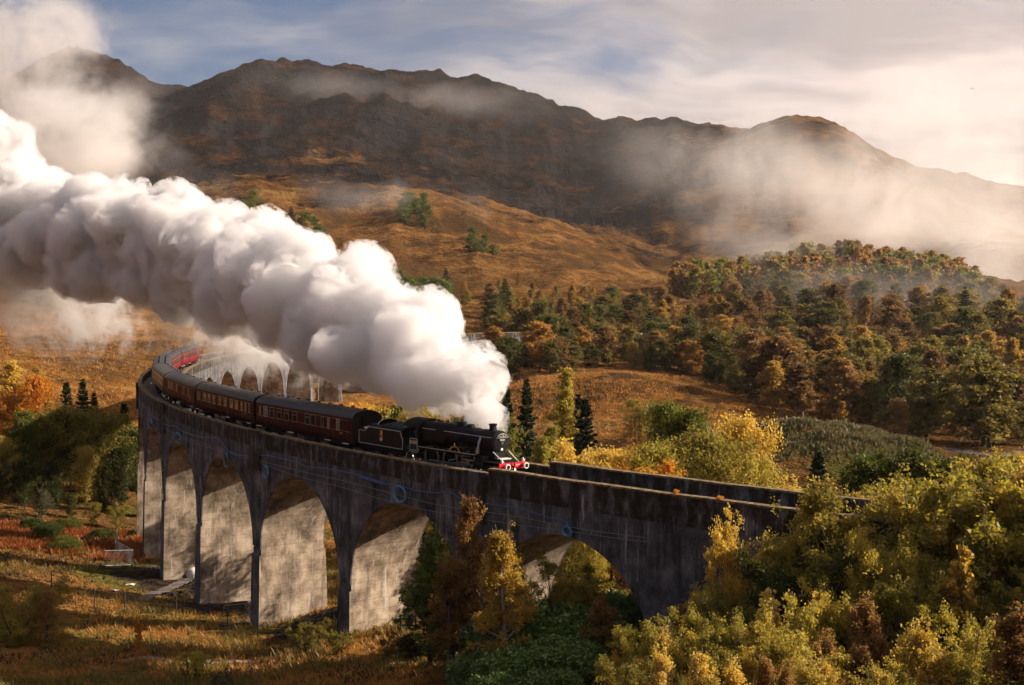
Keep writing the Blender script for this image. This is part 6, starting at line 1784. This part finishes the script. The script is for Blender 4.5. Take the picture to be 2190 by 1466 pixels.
# railway beyond the viaduct on its low wall
e = Vector(cp(22.5 * BAY, RT, 0)); h0 = -heading(22.5 * BAY); zz0 = lipz(22.5 * BAY)
lat = Vector((-h0.y, h0.x, 0))
tr_ = thing('railway_line', 'railway line on a low retaining wall running on into the trees', 'railway', (e.x, e.y, zz0 - 3))
ti = Matrix.Translation(-tr_.location)
def strip(name, off, w_, z0, z1, mat, n_=24, L=260):
    mb = MB(); secs = []
    for i in range(n_ + 1):
        u_ = L * i / n_; bend = 0.0006 * u_ * u_
        c = e + h0 * u_ + lat * (off - bend)
        zz = zz0 - 0.003 * u_
        secs.append([(c.x - lat.x * w_ / 2, c.y - lat.y * w_ / 2, zz + z0), (c.x + lat.x * w_ / 2, c.y + lat.y * w_ / 2, zz + z0), (c.x + lat.x * w_ / 2, c.y + lat.y * w_ / 2, zz + z1), (c.x - lat.x * w_ / 2, c.y - lat.y * w_ / 2, zz + z1)])
    mb.loft(secs); me = mb.mesh(name, mat); me.transform(ti); ob(name, me, tr_)
strip('retaining_wall', -2.9, 0.5, -8, -0.75, MAT['soffit'])
strip('track_bed', 0, 5.2, -8, -1.0, MAT['ballast'])
for o_ in (-0.72, 0.72): strip('rail', o_, 0.08, -1.0, -0.8, MAT['rail'])
# pale board by a far pier, and a bird high over the mist
g = pr(676, 824, 322); mb = MB(); mb.box((0, 0, 0), (1.6, 0.08, 1.1)); mb.cyl((-0.6, 0.0, -0.5), (-0.6, 0, -8), 0.05, 6); mb.cyl((0.6, 0.0, -0.5), (0.6, 0, -8), 0.05, 6)
tag(mb.build('notice_board', simple('pale_board', (0.75, 0.55, 0.25), 0.6), loc=g), 'pale board on posts beside a far viaduct pier', 'board')
b_ = pr(2078, 190, 260); mb = MB()
mb.loft([[(-0.35, 0.02 * math.cos(a), 0.02 * math.sin(a)) for a in (0, 2.1, 4.2)], [(0, 0.07 * math.cos(a), 0.07 * math.sin(a)) for a in (0, 2.1, 4.2)], [(0.25, 0.02 * math.cos(a), 0.02 * math.sin(a)) for a in (0, 2.1, 4.2)]])
for sd in (-1, 1): mb.add([(-0.1, 0, 0.02), (0.14, 0, 0.02), (0.1, sd * 0.35, 0.16), (-0.12, sd * 0.7, 0.05), (-0.1, sd * 0.35, 0.13)], [(0, 1, 2, 4), (4, 2, 3), (4, 2, 1, 0), (3, 2, 4)])
tag(mb.build('bird', MAT['darkwood'], loc=b_, rot=(0.3, 0, 0.6), ), 'tiny dark bird flying high over the misty hills', 'bird')
# ------------------------------------------------------------------ steam, mist and haze
def steam_material(density, aniso=0.25, col=(0.985, 0.985, 0.985)):
    m, t = M('steam')
    v = t.node('ShaderNodeVolumePrincipled', {'Color': col, 'Density': density, 'Anisotropy': aniso})
    t.l.new(v.outputs[0], t.out.inputs['Volume'])
    m.cycles.homogeneous_volume = True
    return m

ICO, ICO1 = ico(2), ico(1)

def puffs_mesh(name, spheres, voxel, amp, mat, seed=0):
    """union of many puffs, then a cauliflower surface"""
    S = np.array(spheres); Vs, Fs, b = [], [], 0
    for (V0, F0), Q in ((ICO, S[S[:, 3] > 0.45]), (ICO1, S[S[:, 3] <= 0.45])):
        n = len(V0)
        Vs.append((V0[None] * Q[:, 3][:, None, None] + Q[:, None, :3]).reshape(-1, 3))
        Fs.append((F0[None] + b + (np.arange(len(Q)) * n)[:, None, None]).reshape(-1, 3)); b += len(Q) * n
    V, F = np.concatenate(Vs), np.concatenate(Fs)
    me = mesh_np(name + '_raw', V, F)
    o = bpy.data.objects.new('raw', me); COL.objects.link(o)
    md = o.modifiers.new('r', 'REMESH'); md.mode = 'VOXEL'; md.voxel_size = voxel; md.use_smooth_shade = True
    bpy.context.view_layer.update()
    dg = bpy.context.evaluated_depsgraph_get()
    me2 = bpy.data.meshes.new_from_object(o.evaluated_get(dg))
    bpy.data.objects.remove(o); bpy.data.meshes.remove(me)
    me2.name = name
    co = np.empty(len(me2.vertices) * 3, np.float32); me2.vertices.foreach_get('co', co); co = co.reshape(-1, 3).astype(float)
    no = np.empty(len(me2.vertices) * 3, np.float32); me2.vertices.foreach_get('normal', no); no = no.reshape(-1, 3)
    # billows: rounded lumps with sharp creases between them, in four sizes
    dsp = np.zeros(len(co))
    for sc, a in ((4.6, 1.0), (2.3, 0.66), (1.15, 0.42), (0.6, 0.2)):
        q = co / sc + seed
        dsp += a * (1 - 2.2 * np.abs(vnoise(q[:, 0], q[:, 1], q[:, 2], seed=seed + int(sc * 10))))
    co = co + no * (dsp * amp)[:, None]
    me2.vertices.foreach_set('co', co.astype(np.float32).ravel()); me2.update()
    o = bpy.data.objects.new('raw', me2); COL.objects.link(o)          # close up any folds
    md = o.modifiers.new('r', 'REMESH'); md.mode = 'VOXEL'; md.voxel_size = voxel * 0.8; md.use_smooth_shade = True
    bpy.context.view_layer.update()
    me3 = bpy.data.meshes.new_from_object(o.evaluated_get(bpy.context.evaluated_depsgraph_get()))
    bpy.data.objects.remove(o); bpy.data.meshes.remove(me2); me2 = me3; me2.name = name
    me2.materials.clear(); me2.materials.append(mat)
    me2.polygons.foreach_set('use_smooth', np.ones(len(me2.polygons), dtype=bool))
    return me2

def plume(path, seed, dens=9, tiny=0):
    r = np.random.default_rng(seed); out = []
    P = [(pr(px, py, d), rad * d / FPX) for px, py, d, rad in path]
    for (a, ra), (b, rb) in zip(P[:-1], P[1:]):
        L = (b - a).length; n = max(2, int(L / (0.30 * (ra + rb) / 2)))
        for i in range(n):
            t = i / n; c = a.lerp(b, t); rad = ra + (rb - ra) * t
            out.append((*c, rad * 0.60))
            for j in range(dens):
                d = r.normal(size=3); d /= np.linalg.norm(d)
                q = np.array(c) + d * rad * r.uniform(0.42, 0.9); rr = rad * (0.14 + 0.34 * r.random() ** 1.3) * (1.5 if r.random() < 0.10 else 1.0)
                out.append((*q, rr))
                for k in range(2):
                    e = r.normal(size=3) + d * 0.9; e /= np.linalg.norm(e)
                    g = q + e * rr * 0.85; r2 = rr * r.uniform(0.28, 0.5)
                    out.append((*g, r2))
                    for l in range(tiny):
                        f = r.normal(size=3) + e * 0.8; f /= np.linalg.norm(f)
                        out.append((*(g + f * r2 * r.uniform(0.85, 1.25)), min(r2 * 0.5, r.uniform(0.10, 0.34) * (0.6 + 0.012 * (a.y - 80)))))
    return out
MAIN = [(1052, 898, 94, 7.0), (1040, 874, 95, 21.1), (1016, 842, 97, 42.2), (984, 808, 100, 68.6), (924, 775, 104, 81.0), (854, 735, 109, 95.0), (785, 705, 115, 98.6), (705, 655, 122, 103.8), (620, 625, 130, 105.6), (540, 590, 139, 107.4), (455, 552, 148, 112.6), (360, 520, 158, 118.8), (255, 500, 168, 114.4), (150, 505, 177, 103.8), (60, 490, 186, 118.8), (-50, 450, 195, 149.6), (-170, 420, 204, 149.6)]
UPPER = [(30, 400, 190, 90), (10, 340, 192, 70), (-30, 300, 194, 80)]
sp = plume(MAIN, 5) + plume(UPPER, 9)
MAT['steam'] = steam_material(1.0, 0.3, (0.945, 0.943, 0.950))
me = puffs_mesh('steam_plume', sp, 0.44, 0.9, MAT['steam'], 3)
st = ob('steam_plume', me, label='thick billowing white steam plume trailing back from the locomotive chimney', category='steam'); st['kind'] = 'stuff'
# torn vapour: a skin of fine broken cloud round the solid body of the plume
def fringe_material():
    m, t = M('torn_steam')
    pos = t.node('ShaderNodeNewGeometry').outputs['Position']
    n = t.noise(pos, 0.75, 4.0, 0.70, dist=1.1)
    v = t.node('ShaderNodeVolumePrincipled', {'Color': (0.955, 0.953, 0.96), 'Density': t.map(n, 0.50, 0.56, 0, 1.1), 'Anisotropy': 0.3})
    t.l.new(v.outputs[0], t.out.inputs['Volume'])
    m.cycles.volume_step_rate = 0.04
    return m
MAT['fringe'] = fringe_material()
def arrays(me):
    co = np.empty(len(me.vertices) * 3, np.float32); me.vertices.foreach_get('co', co)
    no = np.empty(len(me.vertices) * 3, np.float32); me.vertices.foreach_get('normal', no)
    F = np.empty(len(me.loops), np.int32); me.loops.foreach_get('vertex_index', F)
    return co.reshape(-1, 3), no.reshape(-1, 3), F.reshape(-1, 4)
outer = puffs_mesh('torn_vapour', [(x, y, z, r + 0.5) for x, y, z, r in sp], 0.62, 0.9, MAT['fringe'], 3)
V1, N1, F1 = arrays(outer); V2, N2, F2 = arrays(st.data)
V2 = V2 - N2 * 0.04
skin = mesh_np('torn_vapour', np.concatenate([V1, V2]), np.concatenate([F1, F2[:, ::-1] + len(V1)]), MAT['fringe'], True)
bpy.data.meshes.remove(outer)
ob('torn_vapour', skin, st)
# jet at the safety valves
sv = plume([(930, 903, 97.5, 4), (915, 902, 98, 9), (890, 890, 99, 12), (862, 882, 100, 10)], 21, 5)
MAT['thin_steam'] = steam_material(0.45)
me = puffs_mesh('valve_steam', sv, 0.10, 0.10, MAT['thin_steam'], 5)
o = ob('valve_steam', me, label='small white wisp of steam blowing off above the locomotive cab', category='steam'); o['kind'] = 'stuff'

def cloud_material(name, dens, scale, lo, hi, col=(0.93, 0.93, 0.93), aniso=0.35, stretch=(1, 1, 1), rate=1.0, detail=4.0, edge=(0.35, 1.0), rough=0.6):
    """soft cloud: noise thinned out towards the edge of its body"""
    m, t = M(name)
    tcn = t.node('ShaderNodeTexCoord')
    pos = t.node('ShaderNodeNewGeometry').outputs['Position']
    wv = t.node('ShaderNodeTexNoise', {'Vector': pos, 'Scale': scale * 0.7, 'Detail': 1.0}).outputs[1]
    pw = t.vmath('ADD', pos, t.vmath('SCALE', t.vmath('SUBTRACT', wv, (0.5, 0.5, 0.5)), scale=0.9 / scale))
    n = t.noise(t.mapping(pw, scale=stretch), scale, detail, rough)
    rad = t.vmath('LENGTH', tcn.outputs['Object'])
    fall = t.map(rad, edge[0], edge[1], 1, 0, True)
    d = t.math('MULTIPLY', t.map(t.math('ADD', n, t.math('MULTIPLY', t.math('SUBTRACT', fall, 1.0), 0.2)), lo, hi, 0, dens), fall)
    v = t.node('ShaderNodeVolumePrincipled', {'Color': col, 'Density': d, 'Anisotropy': aniso})
    t.l.new(v.outputs[0], t.out.inputs['Volume'])
    m.cycles.volume_step_rate = rate
    return m

def cloud(name, label, px, py, d, rx, ry, rz, mat, roll=0.0, yaw=0.0):
    """a lumpy closed body; rx, ry in photograph pixels at that distance, rz its depth in metres"""
    V, F = ico(3)
    V = V * (1 + 0.10 * vnoise(V[:, 0] * 2.1 + px, V[:, 1] * 2.1, V[:, 2] * 2.1, seed=int(d)))[:, None]
    me = mesh_np(name, V, F, mat, smooth=True)
    o = ob(name, me, loc=pr(px, py, d)); k = d / FPX
    o.scale = (rx * k, rz, ry * k); o.rotation_euler = (0, roll, yaw)
    o['label'] = label; o['category'] = 'mist'; o['kind'] = 'stuff'
    return o
# ragged sunlit curtains hanging below the plume
MAT['wisps'] = cloud_material('wisps', 0.42, 0.20, 0.44, 0.64, col=(0.98, 0.98, 0.98), aniso=0.3, stretch=(1, 1, 0.7), rate=0.4, detail=4.0, edge=(0.2, 1.0), rough=0.74)
cloud('steam_wisps', 'ragged wisps of steam hanging under the plume in front of the far arches', 560, 735, 152, 420, 120, 13, MAT['wisps'], roll=0.20)
cloud('steam_wisps', 'ragged wisps of steam drifting low over the moor outside the bend', 130, 650, 186, 440, 190, 14, MAT['wisps'], roll=0.06)
cloud('steam_wisps', 'ragged wisps of steam under the plume close behind the locomotive', 905, 830, 112, 190, 85, 6, MAT['wisps'], roll=0.35)
# old steam rising on the left, mist on the hills
MAT['old_steam'] = cloud_material('old_steam', 0.13, 0.026, 0.39, 0.60, rate=0.7, aniso=0.3, edge=(0.25, 1.0), detail=5.0, rough=0.7)
cloud('drifting_steam', 'grey bank of old steam rising to the top corner beside the far peak', 30, 110, 450, 300, 210, 55, MAT['old_steam'], roll=-0.35)
cloud('drifting_steam', 'paler old steam spreading over the dark slope above the plume', 110, 300, 420, 360, 170, 55, MAT['old_steam'], roll=-0.15)
MAT['thin_mist'] = cloud_material('thin_mist', 0.028, 0.013, 0.39, 0.72, rate=0.8, edge=(0.0, 1.0), detail=4.0)
cloud('mist_wisp', 'thin grey steam veil hanging before the dark mountain side', 330, 320, 520, 280, 170, 50, MAT['thin_mist'], roll=0.3)
cloud('mist_wisp', 'thin mist wisp lying on the sunlit moor shelf', 790, 420, 800, 230, 90, 50, MAT['thin_mist'])
cloud('mist_wisp', 'faint mist wisp drifting over the moor below the shelf', 1120, 455, 800, 240, 90, 50, MAT['thin_mist'], roll=0.15)
MAT['hill_mist'] = cloud_material('hill_mist', 0.024, 0.0075, 0.36, 0.66, rate=0.7, aniso=0.5, edge=(0.0, 1.05), col=(0.985, 0.965, 0.945), detail=4.0, stretch=(1, 1, 1.25), rough=0.7)
cloud('hill_mist', 'sunlit mist bank sweeping across the rounded hill', 1720, 420, 1250, 560, 260, 160, MAT['hill_mist'], roll=0.40)
cloud('hill_mist', 'bright mist dissolving the skyline beyond the wooded knoll', 2110, 420, 1150, 480, 340, 200, MAT['hill_mist'], roll=0.28)
cloud('hill_mist', 'veil of mist lying over the crest of the wooded knoll', 1740, 560, 800, 480, 110, 80, MAT['hill_mist'], roll=0.12)
cloud('hill_mist', 'bright mist pouring down behind the misty spur at the picture edge', 2190, 560, 880, 330, 200, 120, MAT['hill_mist'], roll=0.2)
MAT['wood_haze'] = cloud_material('wood_haze', 0.0055, 0.011, 0.30, 0.66, rate=0.8, aniso=0.5, edge=(0.0, 1.05), col=(0.985, 0.965, 0.945), detail=3.0)
cloud('valley_haze', 'thin sunlit haze hanging in the upper wood', 1900, 640, 590, 560, 110, 90, MAT['wood_haze'], roll=0.06)
MAT['ridge_mist'] = cloud_material('ridge_mist', 0.006, 0.0042, 0.40, 0.70, rate=0.8, aniso=0.5, edge=(0.1, 1.0), col=(0.97, 0.95, 0.94), detail=4.0)
cloud('ridge_mist', 'thin cloud cap lying along the summit ridge', 900, 215, 1900, 560, 75, 220, MAT['ridge_mist'], roll=0.10)
cloud('ridge_mist', 'cloud lying behind the falling ridge towards the rounded hill', 1350, 250, 2500, 560, 90, 220, MAT['ridge_mist'], roll=0.14)

hz = MB(); hz.box((100, 1700, 330), (4600, 5400, 1140))
m, t = M('air')
v = t.node('ShaderNodeVolumePrincipled', {'Color': (0.96, 0.95, 0.95), 'Density': 0.00004, 'Anisotropy': 0.5})
t.l.new(v.outputs[0], t.out.inputs['Volume'])
haze = hz.build('haze', m); haze['kind'] = 'stuff'
